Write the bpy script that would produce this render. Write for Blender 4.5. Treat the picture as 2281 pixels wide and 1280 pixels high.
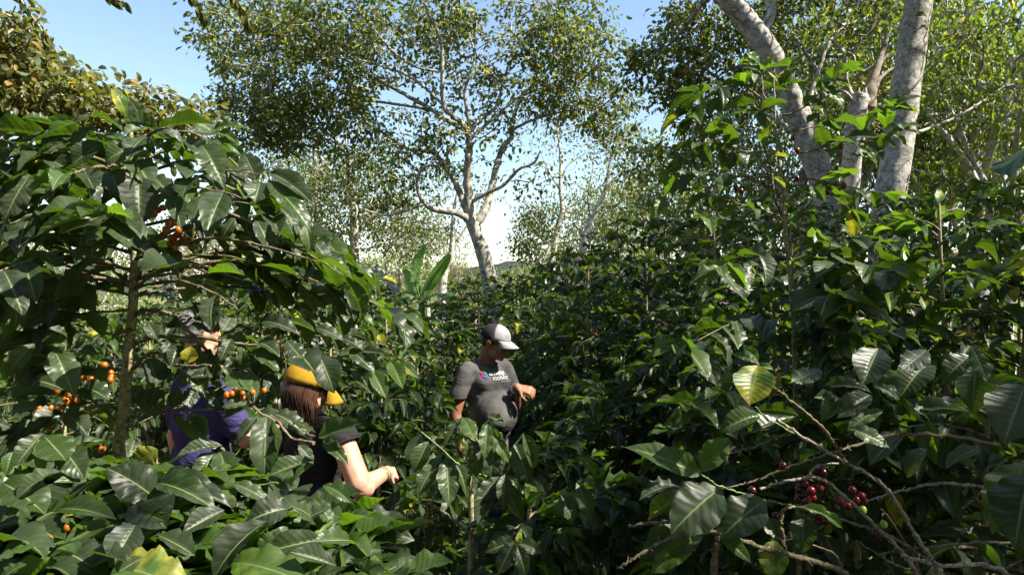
import bpy, math, random, time
import numpy as np
from mathutils import Vector
T0 = time.time()
random.seed(7); R = np.random.default_rng(11)
S = bpy.context.scene; C = S.collection
for o in list(bpy.data.objects): bpy.data.objects.remove(o)

# ------------------------------------------------------------------ camera, sky, sun
W, H, F, EYE = 2281.0, 1280.0, 1520.0, 1.95
cam = bpy.data.objects.new('camera', bpy.data.cameras.new('camera')); C.objects.link(cam)
cam.location = (0, 0, EYE); cam.rotation_euler = (math.radians(90), 0, 0)
cam.data.lens = 24.0; cam.data.sensor_width = 36.0
cam.data.clip_start = 0.05; cam.data.clip_end = 3000
S.camera = cam
SUN = np.array([0.64, -0.22, 0.74]); SUN = SUN / np.linalg.norm(SUN)
w = bpy.data.worlds.new("World"); S.world = w; w.use_nodes = True
nt = w.node_tree; bgn = nt.nodes['Background']
sky = nt.nodes.new('ShaderNodeTexSky'); sky.sky_type = 'NISHITA'; sky.sun_disc = False
sky.sun_elevation = math.asin(SUN[2]); sky.sun_rotation = math.atan2(SUN[0], SUN[1])
sky.altitude = 900; sky.air_density = 1.25; sky.dust_density = 1.3; sky.ozone_density = 1.0
nt.links.new(sky.outputs[0], bgn.inputs[0]); bgn.inputs[1].default_value = 0.085
sl = bpy.data.lights.new('sun', 'SUN'); sl.energy = 5.0; sl.angle = math.radians(0.5); sl.color = (1.0, 0.93, 0.80)
so = bpy.data.objects.new('sun', sl); C.objects.link(so)
so.rotation_euler = Vector(SUN).to_track_quat('Z', 'Y').to_euler()
S.view_settings.view_transform = 'Standard'; S.view_settings.look = 'None'
S.view_settings.gamma = 1.0; S.view_settings.exposure = 1.62
try:
    S.cycles.max_bounces = 4; S.cycles.diffuse_bounces = 1; S.cycles.glossy_bounces = 1
    S.cycles.transmission_bounces = 1; S.cycles.use_denoising = True
except Exception: pass

# ------------------------------------------------------------------ helpers
def A(*v): return np.array(v, float)
def nrm(v):
    v = np.asarray(v, float); return v / (np.linalg.norm(v, axis=-1, keepdims=True) + 1e-9)
def P(px, py, d): return A((px - W/2) / F * d, d, EYE - (py - H/2) / F * d)
def uni(a, b): return random.uniform(a, b)
ORG = {}
def tag(o, label=None, cat=None, group=None, kind=None):
    if label: o['label'] = label
    if cat: o['category'] = cat
    if group: o['group'] = group
    if kind: o['kind'] = kind
    return o
def empty(name, loc, label, cat, group=None):
    o = bpy.data.objects.new(name, None); C.objects.link(o); o.location = tuple(loc); o.empty_display_size = .1
    ORG[o.name] = A(*loc); tag(o, label, cat, group); return o
def mesh_obj(name, V, faces, mat, parent=None, smooth=True, attrs=None, midx=None, label=None):
    """faces: (n,k) int array, or a list of such arrays, or a list of tuples"""
    me = bpy.data.meshes.new(name)
    V = np.asarray(V, float)
    if parent is not None: V = V - ORG[parent.name]
    if isinstance(faces, np.ndarray): faces = [faces]
    if len(faces) and isinstance(faces[0], np.ndarray):
        li = np.concatenate([f.ravel() for f in faces]); cnt = np.concatenate([np.full(len(f), f.shape[1]) for f in faces])
    else:
        cnt = np.array([len(f) for f in faces]); li = np.array([i for f in faces for i in f])
    me.vertices.add(len(V)); me.vertices.foreach_set('co', V.ravel().astype(np.float32))
    me.loops.add(len(li)); me.loops.foreach_set('vertex_index', li.astype(np.int32))
    me.polygons.add(len(cnt)); st = np.concatenate([[0], np.cumsum(cnt)[:-1]])
    me.polygons.foreach_set('loop_start', st.astype(np.int32))
    try: me.polygons.foreach_set('loop_total', cnt.astype(np.int32))
    except Exception: pass
    me.polygons.foreach_set('use_smooth', np.full(len(cnt), smooth))
    mats = mat if isinstance(mat, (list, tuple)) else [mat]
    for m in mats: me.materials.append(m)
    if midx is not None: me.polygons.foreach_set('material_index', np.asarray(midx, np.int32))
    if attrs:
        for k, a in attrs.items():
            a = np.asarray(a, np.float32)
            if a.ndim == 2:
                at = me.attributes.new(k, 'FLOAT_VECTOR', 'POINT'); at.data.foreach_set('vector', a.ravel())
            else:
                at = me.attributes.new(k, 'FLOAT', 'POINT'); at.data.foreach_set('value', a)
    me.update(); me.validate()
    o = bpy.data.objects.new(name, me); C.objects.link(o)
    if parent is not None:
        o.parent = parent; ORG[o.name] = ORG[parent.name]
    if label: o['label'] = label
    return o

# ------------------------------------------------------------------ materials
class NT:
    def __init__(s, name):
        s.m = bpy.data.materials.new(name); s.m.use_nodes = True; s.t = s.m.node_tree; s.t.nodes.clear()
        s.out = s.n('OutputMaterial')
    def n(s, ty, **kw):
        x = s.t.nodes.new('ShaderNode' + ty)
        for k, v in kw.items(): setattr(x, k, v)
        return x
    def l(s, a, b): s.t.links.new(a, b)
    def put(s, sock, v):
        if hasattr(v, 'is_output') or isinstance(v, bpy.types.NodeSocket): s.l(v, sock)
        elif v is not None:
            if isinstance(v, (tuple, list)) and len(v) == 3 and len(sock.default_value) == 4: v = tuple(v) + (1,)
            sock.default_value = v
    def math(s, op, a, b=None, c=None):
        x = s.n('Math', operation=op); s.put(x.inputs[0], a)
        if b is not None: s.put(x.inputs[1], b)
        if c is not None: s.put(x.inputs[2], c)
        return x.outputs[0]
    def mix(s, f, a, b):
        x = s.n('Mix', data_type='RGBA'); s.put(x.inputs[0], f); s.put(x.inputs[6], a); s.put(x.inputs[7], b); return x.outputs[2]
    def rng(s, v, a, b, c=0., d=1.):
        x = s.n('MapRange'); x.clamp = True; s.put(x.inputs[0], v)
        for i, q in enumerate((a, b, c, d)): s.put(x.inputs[1+i], q)
        return x.outputs[0]
    def noise(s, scale, detail=3, rough=.5, vec=None):
        x = s.n('TexNoise'); x.inputs['Scale'].default_value = scale; x.inputs['Detail'].default_value = detail
        x.inputs['Roughness'].default_value = rough
        if vec is not None: s.l(vec, x.inputs['Vector'])
        return x.outputs[0]
    def obj(s): return s.n('TexCoord').outputs['Object']
    def bump(s, h, st, dist=.01):
        x = s.n('Bump'); x.inputs['Strength'].default_value = st; x.inputs['Distance'].default_value = dist; s.l(h, x.inputs['Height']); return x.outputs[0]
    def pbr(s, col, rough=.6, spec=.4, normal=None, **kw):
        x = s.n('BsdfPrincipled'); s.put(x.inputs['Base Color'], col); s.put(x.inputs['Roughness'], rough)
        s.put(x.inputs['Specular IOR Level'], spec)
        if normal is not None: s.l(normal, x.inputs['Normal'])
        for k, v in kw.items(): s.put(x.inputs[k], v)
        return x.outputs[0]
    def done(s, sh): s.l(sh, s.out.inputs['Surface']); return s.m

def leaf_mat(name, dark, mid, young, trans, tf=.24, rough=.36, spec=.5, veins=True, bst=.05, dust=.25, yellow=(.42, .38, .03)):
    g = NT(name)
    at = g.n('Attribute', attribute_name='lf'); sp = g.n('SeparateXYZ'); g.l(at.outputs['Vector'], sp.inputs[0])
    u, v, r = sp.outputs
    ti = g.n('Attribute', attribute_name='tint').outputs['Fac']
    col = g.mix(r, dark, mid)
    col = g.mix(g.rng(ti, 0., .45), col, young)
    oc = g.obj()
    nz = g.noise(14., 3, .6, oc)
    patch = g.math('ADD', ti, g.math('MULTIPLY', g.math('SUBTRACT', g.noise(26., 3, .6, oc), .5), 1.6))
    yl = g.math('MULTIPLY', g.rng(patch, .45, .95), g.rng(ti, .4, .5))
    col = g.mix(yl, col, yellow)
    col = g.mix(g.rng(nz, .35, .75, 0., dust), col, (.085, .095, .07))
    nrmo = None
    av = g.math('ABSOLUTE', v)
    if veins:
        mid_ = g.rng(av, .015, .06, 1., 0.)
        ph = g.math('SUBTRACT', g.math('MULTIPLY', u, g.math('MULTIPLY_ADD', r, 4.5, 7.)), g.math('MULTIPLY', av, 1.7)); ph = g.math('ADD', ph, g.math('MULTIPLY', g.noise(18., 2, .5, g.obj()), 1.5)); ph = g.math('ADD', ph, g.math('MULTIPLY', g.math('GREATER_THAN', v, 0.), .37))
        fr = g.math('FRACT', ph); tri = g.math('ABSOLUTE', g.math('SUBTRACT', fr, .5))   # .5 at the vein
        vein = g.rng(tri, .44, .5, 0., 1.)
        col = g.mix(g.math('MULTIPLY', vein, .18), col, (.20, .27, .10))
        col = g.mix(g.math('MULTIPLY', mid_, .6), col, (.22, .28, .10))
        spots = g.rng(g.noise(55., 2, .5, oc), .70, .76, 0., .8)
        col = g.mix(g.math('MULTIPLY', spots, g.rng(r, .6, .8)), col, (.16, .09, .03))
        hgt = g.math('SUBTRACT', g.math('COSINE', g.math('MULTIPLY', g.math('SUBTRACT', fr, .5), 6.2832)), g.math('MULTIPLY', mid_, .8))
        nrmo = g.bump(hgt, bst, .005)
    back = g.n('NewGeometry').outputs['Backfacing']
    col = g.mix(g.math('MULTIPLY', back, .45), col, (.13, .20, .09))
    ro = g.math('ADD', g.rng(nz, .3, .7, rough - .06, rough + .14), g.math('MULTIPLY', back, .2))
    b = g.pbr(col, ro, spec, nrmo)
    tr = g.n('BsdfTranslucent')
    tc = g.mix(yl, trans, (.75, .62, .04)); 
    if veins: tc = g.mix(g.math('MULTIPLY', g.math('MAXIMUM', vein, mid_), .5), tc, (.1, .2, .02))
    tc = g.mix(g.math('MULTIPLY', r, .4), tc, (.10, .22, .01))
    g.put(tr.inputs[0], tc)
    if nrmo is not None: g.l(nrmo, tr.inputs['Normal'])
    ms = g.n('MixShader'); g.l(g.math('MINIMUM', g.math('MULTIPLY_ADD', ti, .40, tf), .42), ms.inputs[0]); g.l(b, ms.inputs[1]); g.l(tr.outputs[0], ms.inputs[2])
    return g.done(ms.outputs[0])

M = {}
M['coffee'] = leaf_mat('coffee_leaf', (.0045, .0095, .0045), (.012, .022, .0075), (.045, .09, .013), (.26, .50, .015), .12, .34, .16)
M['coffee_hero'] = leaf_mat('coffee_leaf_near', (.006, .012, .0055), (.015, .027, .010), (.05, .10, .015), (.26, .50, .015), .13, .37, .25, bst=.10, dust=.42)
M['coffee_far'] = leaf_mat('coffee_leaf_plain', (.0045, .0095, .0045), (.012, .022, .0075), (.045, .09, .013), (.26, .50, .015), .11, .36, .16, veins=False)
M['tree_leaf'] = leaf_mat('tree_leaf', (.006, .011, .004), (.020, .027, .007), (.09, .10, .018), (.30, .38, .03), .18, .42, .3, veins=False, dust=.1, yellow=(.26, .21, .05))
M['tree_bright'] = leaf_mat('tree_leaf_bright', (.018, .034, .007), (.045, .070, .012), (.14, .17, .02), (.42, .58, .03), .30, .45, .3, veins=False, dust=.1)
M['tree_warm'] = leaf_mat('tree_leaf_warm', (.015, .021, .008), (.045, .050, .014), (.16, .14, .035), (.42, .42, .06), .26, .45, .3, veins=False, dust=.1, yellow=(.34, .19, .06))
M['banana'] = leaf_mat('banana_leaf', (.03, .075, .02), (.05, .12, .025), (.1, .2, .03), (.30, .60, .06), .35, .35, .45, veins=False, dust=.1)

def bark_mat(name, base, patch, speck, s=1., lich=None, bumpd=.01):
    g = NT(name); oc = g.obj()
    mp = g.n('Mapping'); mp.inputs['Scale'].default_value = (1, 1, 1.5); g.l(oc, mp.inputs[0]); vc = mp.outputs[0]
    a = g.noise(5*s, 5, .6, vc); b = g.noise(22*s, 4, .65, vc); c = g.noise(60*s, 3, .6, vc)
    col = g.mix(g.rng(a, .45, .6), base, patch)
    col = g.mix(g.rng(g.noise(2.3*s, 5, .75, vc), .52, .60, 0., .85), col, tuple(.55*x for x in patch))
    col = g.mix(g.rng(b, .56, .63), col, speck)
    if lich: col = g.mix(g.rng(g.noise(14*s, 4, .7, oc), .5, .58), col, lich)
    return g.done(g.pbr(col, .85, .2, g.bump(g.math('ADD', b, c), .7, bumpd)))
M['bark_pale'] = bark_mat('bark_pale', (.36, .345, .31), (.22, .21, .185), (.07, .07, .06), 1.0, (.47, .46, .42))
M['bark_grey'] = bark_mat('bark_grey', (.36, .33, .28), (.22, .20, .16), (.09, .085, .065), 1.0, (.42, .41, .34))
M['bark_far'] = bark_mat('bark_far', (.50, .48, .44), (.34, .32, .29), (.16, .15, .13), .7)
M['bark_dead'] = bark_mat('bark_dead', (.34, .29, .23), (.22, .18, .14), (.10, .08, .06), 2.)
M['coffee_trunk'] = bark_mat('coffee_trunk', (.34, .29, .19), (.22, .18, .11), (.08, .06, .04), 6., (.40, .40, .20), .004)
M['coffee_twig'] = bark_mat('coffee_twig', (.17, .13, .075), (.10, .075, .04), (.20, .18, .11), 8., (.20, .18, .12), .003)
M['twig_grey'] = bark_mat('twig_grey', (.30, .27, .21), (.17, .14, .10), (.08, .06, .04), 9., (.36, .34, .28), .003)
M['green_twig'] = NT('green_twig'); M['green_twig'] = M['green_twig'].done(M['green_twig'].pbr((.085, .14, .03), .5, .4))
def simple(name, col, rough=.6, spec=.4, noise=.0, ns=20, bump=0., bs=60, **kw):
    g = NT(name); oc = g.obj(); c = col
    if noise: c = g.mix(g.rng(g.noise(ns, 4, .6, oc), .3, .7), tuple(x*(1-noise) for x in col), tuple(min(1, x*(1+noise)) for x in col))
    n = g.bump(g.noise(bs, 3, .6, oc), bump, .004) if bump else None
    return g.done(g.pbr(c, rough, spec, n, **kw))
M['cherry_red'] = simple('cherry_red', (.13, .005, .008), .25, .5, .4, 40)
M['cherry_dark'] = simple('cherry_dark', (.05, .004, .008), .22, .5, .4, 40)
M['cherry_yellow'] = simple('cherry_yellow', (.36, .10, .006), .28, .5, .25, 60)
M['cherry_green'] = simple('cherry_green', (.25, .36, .05), .3, .5)

# ------------------------------------------------------------------ geometry bits
def catmull(pts, n=5):
    p = np.asarray(pts, float)
    if len(p) < 3:
        t = np.linspace(0, 1, n + 1)[:, None]; return p[0] * (1 - t) + p[-1] * t
    q = np.vstack([2*p[0] - p[1], p, 2*p[-1] - p[-2]]); out = []
    for i in range(1, len(q) - 2):
        for k in range(n):
            t = k / n; a, b, c, d = q[i-1], q[i], q[i+1], q[i+2]
            out.append(.5*((2*b) + (c-a)*t + (2*a-5*b+4*c-d)*t*t + (3*b-a-3*c+d)*t**3))
    out.append(p[-1]); return np.array(out)
class Geo:
    def __init__(s): s.V = []; s.F = []; s.n = 0
    def add(s, V, Fq):
        s.V.append(V); s.F.append(np.asarray(Fq) + s.n); s.n += len(V)
    def tube(s, path, rad, seg=7, knob=0., knob_every=3, rough=0., cap=True):
        p = np.asarray(path, float); m = len(p); r = np.broadcast_to(np.asarray(rad, float), (m,)).copy()
        if knob:
            r[::knob_every] *= 1 + knob
        t = np.gradient(p, axis=0); t = nrm(t)
        ref = A(0, 0, 1) if abs(t[0][2]) < .9 else A(1, 0, 0)
        u = nrm(np.cross(t[0], ref)); U = []
        for i in range(m):
            u = u - t[i]*np.dot(u, t[i]); u = nrm(u); U.append(u)
        U = np.array(U); Vv = np.cross(t, U)
        a = np.linspace(0, 2*np.pi, seg, endpoint=False)
        rr = r[:, None] * (1 + (R.normal(0, rough, (m, seg)) if rough else 0))
        X = p[:, None, :] + (U[:, None, :]*np.cos(a)[None, :, None] + Vv[:, None, :]*np.sin(a)[None, :, None]) * rr[..., None]
        V = X.reshape(-1, 3); i = np.arange(m-1)[:, None]*seg; j = np.arange(seg)[None, :]; j2 = (j+1) % seg
        Fq = np.stack([i+j, i+j2, i+seg+j2, i+seg+j], -1).reshape(-1, 4)
        s.add(V, Fq)
        if cap:
            for e, q in ((0, p[0]), (m-1, p[-1])):
                k = e*seg; c = np.vstack([V[k:k+seg], q[None]])
                tri = np.array([[a_, (a_+1) % seg, seg, seg] for a_ in range(seg)])
                s.V.append(c); s.F.append(tri + s.n); s.n += len(c)
    def sphere(s, c, r, seg=8, ring=6, M3=None):
        th = np.linspace(0, np.pi, ring+1); ph = np.linspace(0, 2*np.pi, seg, endpoint=False)
        X = np.stack([np.sin(th)[:, None]*np.cos(ph), np.sin(th)[:, None]*np.sin(ph), np.cos(th)[:, None]*np.ones(seg)], -1).reshape(-1, 3)
        X = X * np.asarray(r)
        if M3 is not None: X = X @ np.asarray(M3).T
        i = np.arange(ring)[:, None]*seg; j = np.arange(seg)[None, :]; j2 = (j+1) % seg
        s.add(X + c, np.stack([i+j, i+seg+j, i+seg+j2, i+j2], -1).reshape(-1, 4))
    def build(s, name, mat, parent=None, **kw):
        if not s.V: return None
        V = np.vstack(s.V); Fq = np.vstack(s.F)
        tri = Fq[:, 2] == Fq[:, 3]
        fs = [Fq[~tri]] + ([Fq[tri][:, :3]] if tri.any() else [])
        return mesh_obj(name, V, [f for f in fs if len(f)], mat, parent, **kw)

def leaf_template(nu, nv, droop, fold, wave, k, seed, twist=0., lobe=.8):
    r = random.Random(seed); u = np.linspace(0, 1, nu+1); v = np.linspace(-1, 1, nv+1)
    hw = np.clip(4*u*(1-u), 0, 1)**lobe * (1.08 - .22*u)
    hw = np.where(u > .86, hw*(1 - .45*(u-.86)/.14), hw) / hw.max() * .5
    hw = np.maximum(hw, .012)
    y = np.zeros(nu+1); z = np.zeros(nu+1)
    for i in range(1, nu+1):
        a = .18 - droop*(u[i]-.5/nu); y[i] = y[i-1] + math.cos(a)/nu; z[i] = z[i-1] + math.sin(a)/nu
    UU, VV = np.meshgrid(u, v, indexing='ij'); HW = hw[:, None]
    p1, p2 = r.uniform(0, 6), r.uniform(0, 6)
    wv = np.where(VV > 0, np.sin(2*np.pi*k*UU + p1) + .5*np.sin(2*np.pi*k*1.9*UU + p2), np.sin(2*np.pi*k*UU + p2) + .5*np.sin(2*np.pi*k*2.1*UU + p1))
    env = np.sin(np.pi*np.clip(UU, 0, 1))**.5
    av = np.abs(VV); tw = twist*(UU-.3)
    X = VV*HW*(1 + .05*wv*env*av); Z = z[:, None] + fold*av*HW*2*.5 - .10*(av**2)*HW + wave*wv*env*av**1.6*.5 + X*tw
    Y = y[:, None] + 0*VV
    T = np.stack([X, Y, Z], -1).reshape(-1, 3)
    uv = np.stack([UU, VV], -1).reshape(-1, 2)
    i = np.arange(nu)[:, None]*(nv+1); j = np.arange(nv)[None, :]
    Fq = np.stack([i+j, i+j+1, i+nv+2+j, i+nv+1+j], -1).reshape(-1, 4)
    return T, uv, Fq
def tset(nu, nv, n, wave=.05, lobe=.8, droop=(.1, 1.1), seed=0):
    r = random.Random(seed)
    return [leaf_template(nu, nv, r.uniform(*droop), r.uniform(.1, .5), wave*r.uniform(.5, 1.5), r.choice([2, 2.5, 3, 3.6, 4.4]), seed*100+i, r.uniform(-.5, .5), lobe) for i in range(n)]
TS = {'hero': tset(22, 8, 12, .055, .88, (.1, 1.0), 1), 'mid': tset(9, 4, 10, .07, .95, (.1, 1.2), 2), 'low': tset(5, 2, 8, .07, .95, (.1, 1.2), 3),
      'tree': tset(3, 2, 6, .06, .75, (0., 1.2), 4), 'treen': tset(5, 2, 6, .06, .7, (0., 1.), 5)}

CLEAR = []      # pruned view lines (the pickers keep the plants open round the people): cx, cy, rx, ry, dmin, dmax, prob
SUNWIN = []     # openings where the sun reaches through: point, radius, dmin, prob
class Leaves:
    def __init__(s): s.a = []; s.hero = []
    def add(s, p, d, n, L, wd, tint=0., r=None, keep=False):
        s.a.append((p[0], p[1], p[2], d[0], d[1], d[2], n[0], n[1], n[2], L, wd, tint, random.random() if r is None else r, 1. if keep else 0.))
    def addn(s, p, d, n, L, wd, tint, r):
        k = len(p); f = lambda x: np.broadcast_to(x, (k,))[:, None]
        s.a.extend(map(tuple, np.hstack([p, d, n, f(L), f(wd), f(tint), f(r), f(0.)])))
    def build(s, name, mat, parent, ts='mid', cull=True, sunwin=True, extra=None, **kw):
        if not s.a: return None
        a = np.array(s.a); p = a[:, :3]; keep = np.ones(len(a), bool)
        y = np.maximum(p[:, 1], .01); cen = p + a[:, 3:6]*a[:, 9:10]*.5
        yc = np.maximum(cen[:, 1], .01)
        if cull:
            px = W/2 + F*cen[:, 0]/yc; py = H/2 - F*(cen[:, 2]-EYE)/yc
            for cx, cy, rx, ry, d0, d1, pr in CLEAR:
                ins = (((px-cx)/rx)**2 + ((py-cy)/ry)**2 < 1) & (yc > d0) & (yc < d1)
                keep &= ~(ins & (R.random(len(a)) < pr))
            keep &= ~((np.linalg.norm(cen - A(0, 0, EYE), axis=1) < .55))
        if sunwin:
            for q, rad, dm, pr in SUNWIN:
                v = cen - q; t = v @ SUN; dist = np.linalg.norm(v - t[:, None]*SUN, axis=1)
                keep &= ~((t > dm) & (dist < rad) & (R.random(len(a)) < pr))
        keep |= a[:, 13] > .5
        a = a[keep]
        if not len(a): return None
        p = a[:, :3]; Y = nrm(a[:, 3:6]); N = a[:, 6:9]; N = nrm(N - Y*np.sum(N*Y, 1, keepdims=True)); X = np.cross(Y, N)
        var = R.integers(0, len(TS[ts]), len(a)); Vs, Fs, LF, TI = [], [], [], []; off = 0
        for k, (T, uv, Fq) in enumerate(TS[ts]):
            m = var == k; c = m.sum()
            if not c: continue
            L = a[m, 9][:, None, None]; wd = a[m, 10][:, None, None]
            V = p[m][:, None, :] + L*(T[None, :, 0:1]*wd*X[m][:, None, :] + T[None, :, 1:2]*Y[m][:, None, :] + T[None, :, 2:3]*N[m][:, None, :])
            nv = len(T); Vs.append(V.reshape(-1, 3)); Fs.append((Fq[None] + (np.arange(c)*nv)[:, None, None] + off).reshape(-1, 4)); off += c*nv
            lf = np.empty((c, nv, 3)); lf[:, :, :2] = uv[None]; lf[:, :, 2] = a[m, 12][:, None]; LF.append(lf.reshape(-1, 3))
            TI.append(np.repeat(a[m, 11], nv))
        if extra is not None and extra[0].n:
            nf = sum(len(f) for f in Fs); Vs.append(np.vstack(extra[0].V)); Fs.append(np.vstack(extra[0].F) + off); ne = len(Vs[-1]); LF.append(np.zeros((ne, 3))); TI.append(np.zeros(ne)); mat = [mat, extra[1]]
            kw['midx'] = np.concatenate([np.zeros(nf), np.ones(len(Fs[-1]))])
        return mesh_obj(name, np.vstack(Vs), np.vstack(Fs), mat, parent, attrs={'lf': np.vstack(LF), 'tint': np.concatenate(TI)}, **kw)

def perp_normal(d, up=A(0, 0, 1), jit=.3):
    n = up - d*np.dot(up, d)
    if np.linalg.norm(n) < .15: n = A(d[1], -d[0], .3)
    return nrm(nrm(n) + R.normal(0, jit, 3))
def hero_leaf(LV, b, t, db, dt=None, wd=.45, roll=0., tint=0., r=None, face=.55):
    """a leaf from its stalk to its tip"""
    p0 = P(b[0], b[1], db); p1 = P(t[0], t[1], db if dt is None else dt); d = p1 - p0; L = np.linalg.norm(d)*1.04; d = nrm(d)
    view = nrm(A(0, 0, EYE) - p0); n = nrm(A(0, 0, 1)*(1-face) + view*face); n = n - d*np.dot(n, d); n = nrm(n)
    s = np.cross(d, n); n = n*math.cos(roll) + s*math.sin(roll)
    LV.add(p0, d, n, L, wd, tint, r, True)
def cherries(parent, pts, rad, mat, name='cherry_cluster', seg=10, stalk=True):
    g = Geo()
    for q in pts: g.sphere(q, (rad*uni(.85, 1.1),)*2 + (rad*uni(1., 1.2),), seg, max(6, seg-3))
    return g.build(name, mat, parent)
def cluster_pts(c, n, spread): return [c + R.normal(0, spread, 3)*A(1, 1, .7) for _ in range(n)]

# ------------------------------------------------------------------ coffee plants
def coffee(x, y, h, spread, label, nb=44, leafL=.15, q='mid', stems=1, zmin=.12, young=.12, cherry=None, ncl=0, tintp=.03, lean=(0, 0), group=None, name='coffee_bush', z0=0., crownless=0., upright=0.):
    root = empty(name, (x, y, z0), label, 'coffee plant', group)
    LV = Leaves(); far_br = Geo(); nodes = []
    for s_ in range(stems):
        sx, sy = (uni(-.15, .15), uni(-.15, .15)) if stems > 1 else (0, 0)
        top = A(x + sx*2.5 + lean[0], y + sy*2.5 + lean[1], z0 + h*uni(.93, 1.0)); bot = A(x + sx*.4, y + sy*.4, z0 - .03)
        mid = (top+bot)/2 + R.normal(0, .03, 3); st = catmull([bot, mid, top], 6)
        tg = Geo(); tg.tube(st, np.linspace(.022, .006, len(st)), 8, .1, 2, .05); tg.build('trunk', M['coffee_trunk'], root)
        n = nb//stems
        for i in range(n):
            t = (i + uni(-.4, .4))/n; t = min(max(t, 0), 1); zz = zmin + t*(.99 - zmin)
            o = st[0]*(1-zz) + st[-1]*zz
            k = min(int(zz*(len(st)-1)), len(st)-2); fz = zz*(len(st)-1)-k; o = st[k]*(1-fz) + st[k+1]*fz
            L = spread*(1 - .72*t**2.4)*uni(.72, 1.15); az = i*2.4 + uni(-.5, .5) + s_
            el = .05 + .75*t**1.5 + uni(-.15, .15) + upright; droop = uni(.5, 1.15)
            ns = max(4, int(L/.065)); pts = [o]; d0 = A(math.cos(az), math.sin(az), 0)
            kink = uni(-.4, .4); side0 = A(-d0[1], d0[0], 0)
            for j in range(ns):
                s = (j+1)/ns; e = el - droop*s; dd = nrm((d0 + side0*kink*s)*math.cos(e) + A(0, 0, math.sin(e))); pts.append(pts[-1] + dd*L/ns)
            pts = np.array(pts); br = far_br if q == 'low' else Geo(); br.tube(pts, np.linspace(.0055, .0018, len(pts)), 5, .15, 2, cap=False)
            if q != 'low': br.build('branch', M['coffee_twig'], root)
            for j in range(1, len(pts)):
                s = j/(len(pts)-1)
                if s < .22 or random.random() < crownless*(1-s): continue
                f = nrm(pts[j]-pts[j-1]); side = nrm(np.cross(f, A(0, 0, 1)))
                for sg in (-1, 1):
                    if random.random() < .10: continue
                    d = nrm(f*uni(.25, .8) + side*sg*uni(.5, 1.) - A(0, 0, 1)*uni(-.1, .75))
                    yg = random.random() < young*(.4 + s)
                    ti = uni(.15, .45) if yg else (uni(.6, 1.) if random.random() < tintp else uni(0, .08))
                    LV.add(pts[j] + R.normal(0, .006, 3), d, perp_normal(d, jit=.35), leafL*uni(.62, 1.15)*(1 - .25*s*(s > .85)), uni(.36, .48), ti)
                if s > .15: nodes.append(pts[j])
            f = nrm(pts[-1]-pts[-2])
            for sg in (-1, 1):
                side = nrm(np.cross(f, A(0, 0, 1))); d = nrm(f + side*sg*uni(.3, .6) + A(0, 0, uni(-.3, .4)))
                LV.add(pts[-1], d, perp_normal(d, jit=.3), leafL*uni(.5, .8), uni(.34, .42), uni(.1, .5) if random.random() < .6 else 0)
        for sg in range(4):
            az = uni(0, 6.3); d = nrm(A(math.cos(az)*.5, math.sin(az)*.5, uni(.4, 1.))); LV.add(st[-1], d, perp_normal(d, A(-math.cos(az), -math.sin(az), .6), .2), leafL*uni(.5, .85), .4, uni(.2, .5))
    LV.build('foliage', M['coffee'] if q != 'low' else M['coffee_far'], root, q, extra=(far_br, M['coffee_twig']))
    if cherry:
        nodes = np.array(nodes)
        front = nodes[np.argsort(nodes[:, 1])[:max(ncl*3, int(len(nodes)*.5))]]
        for c in front[R.choice(len(front), ncl, replace=False)]:
            cherries(root, cluster_pts(c, random.randint(5, 12), .016), .0075, M[cherry], seg=8)
    return root

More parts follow.
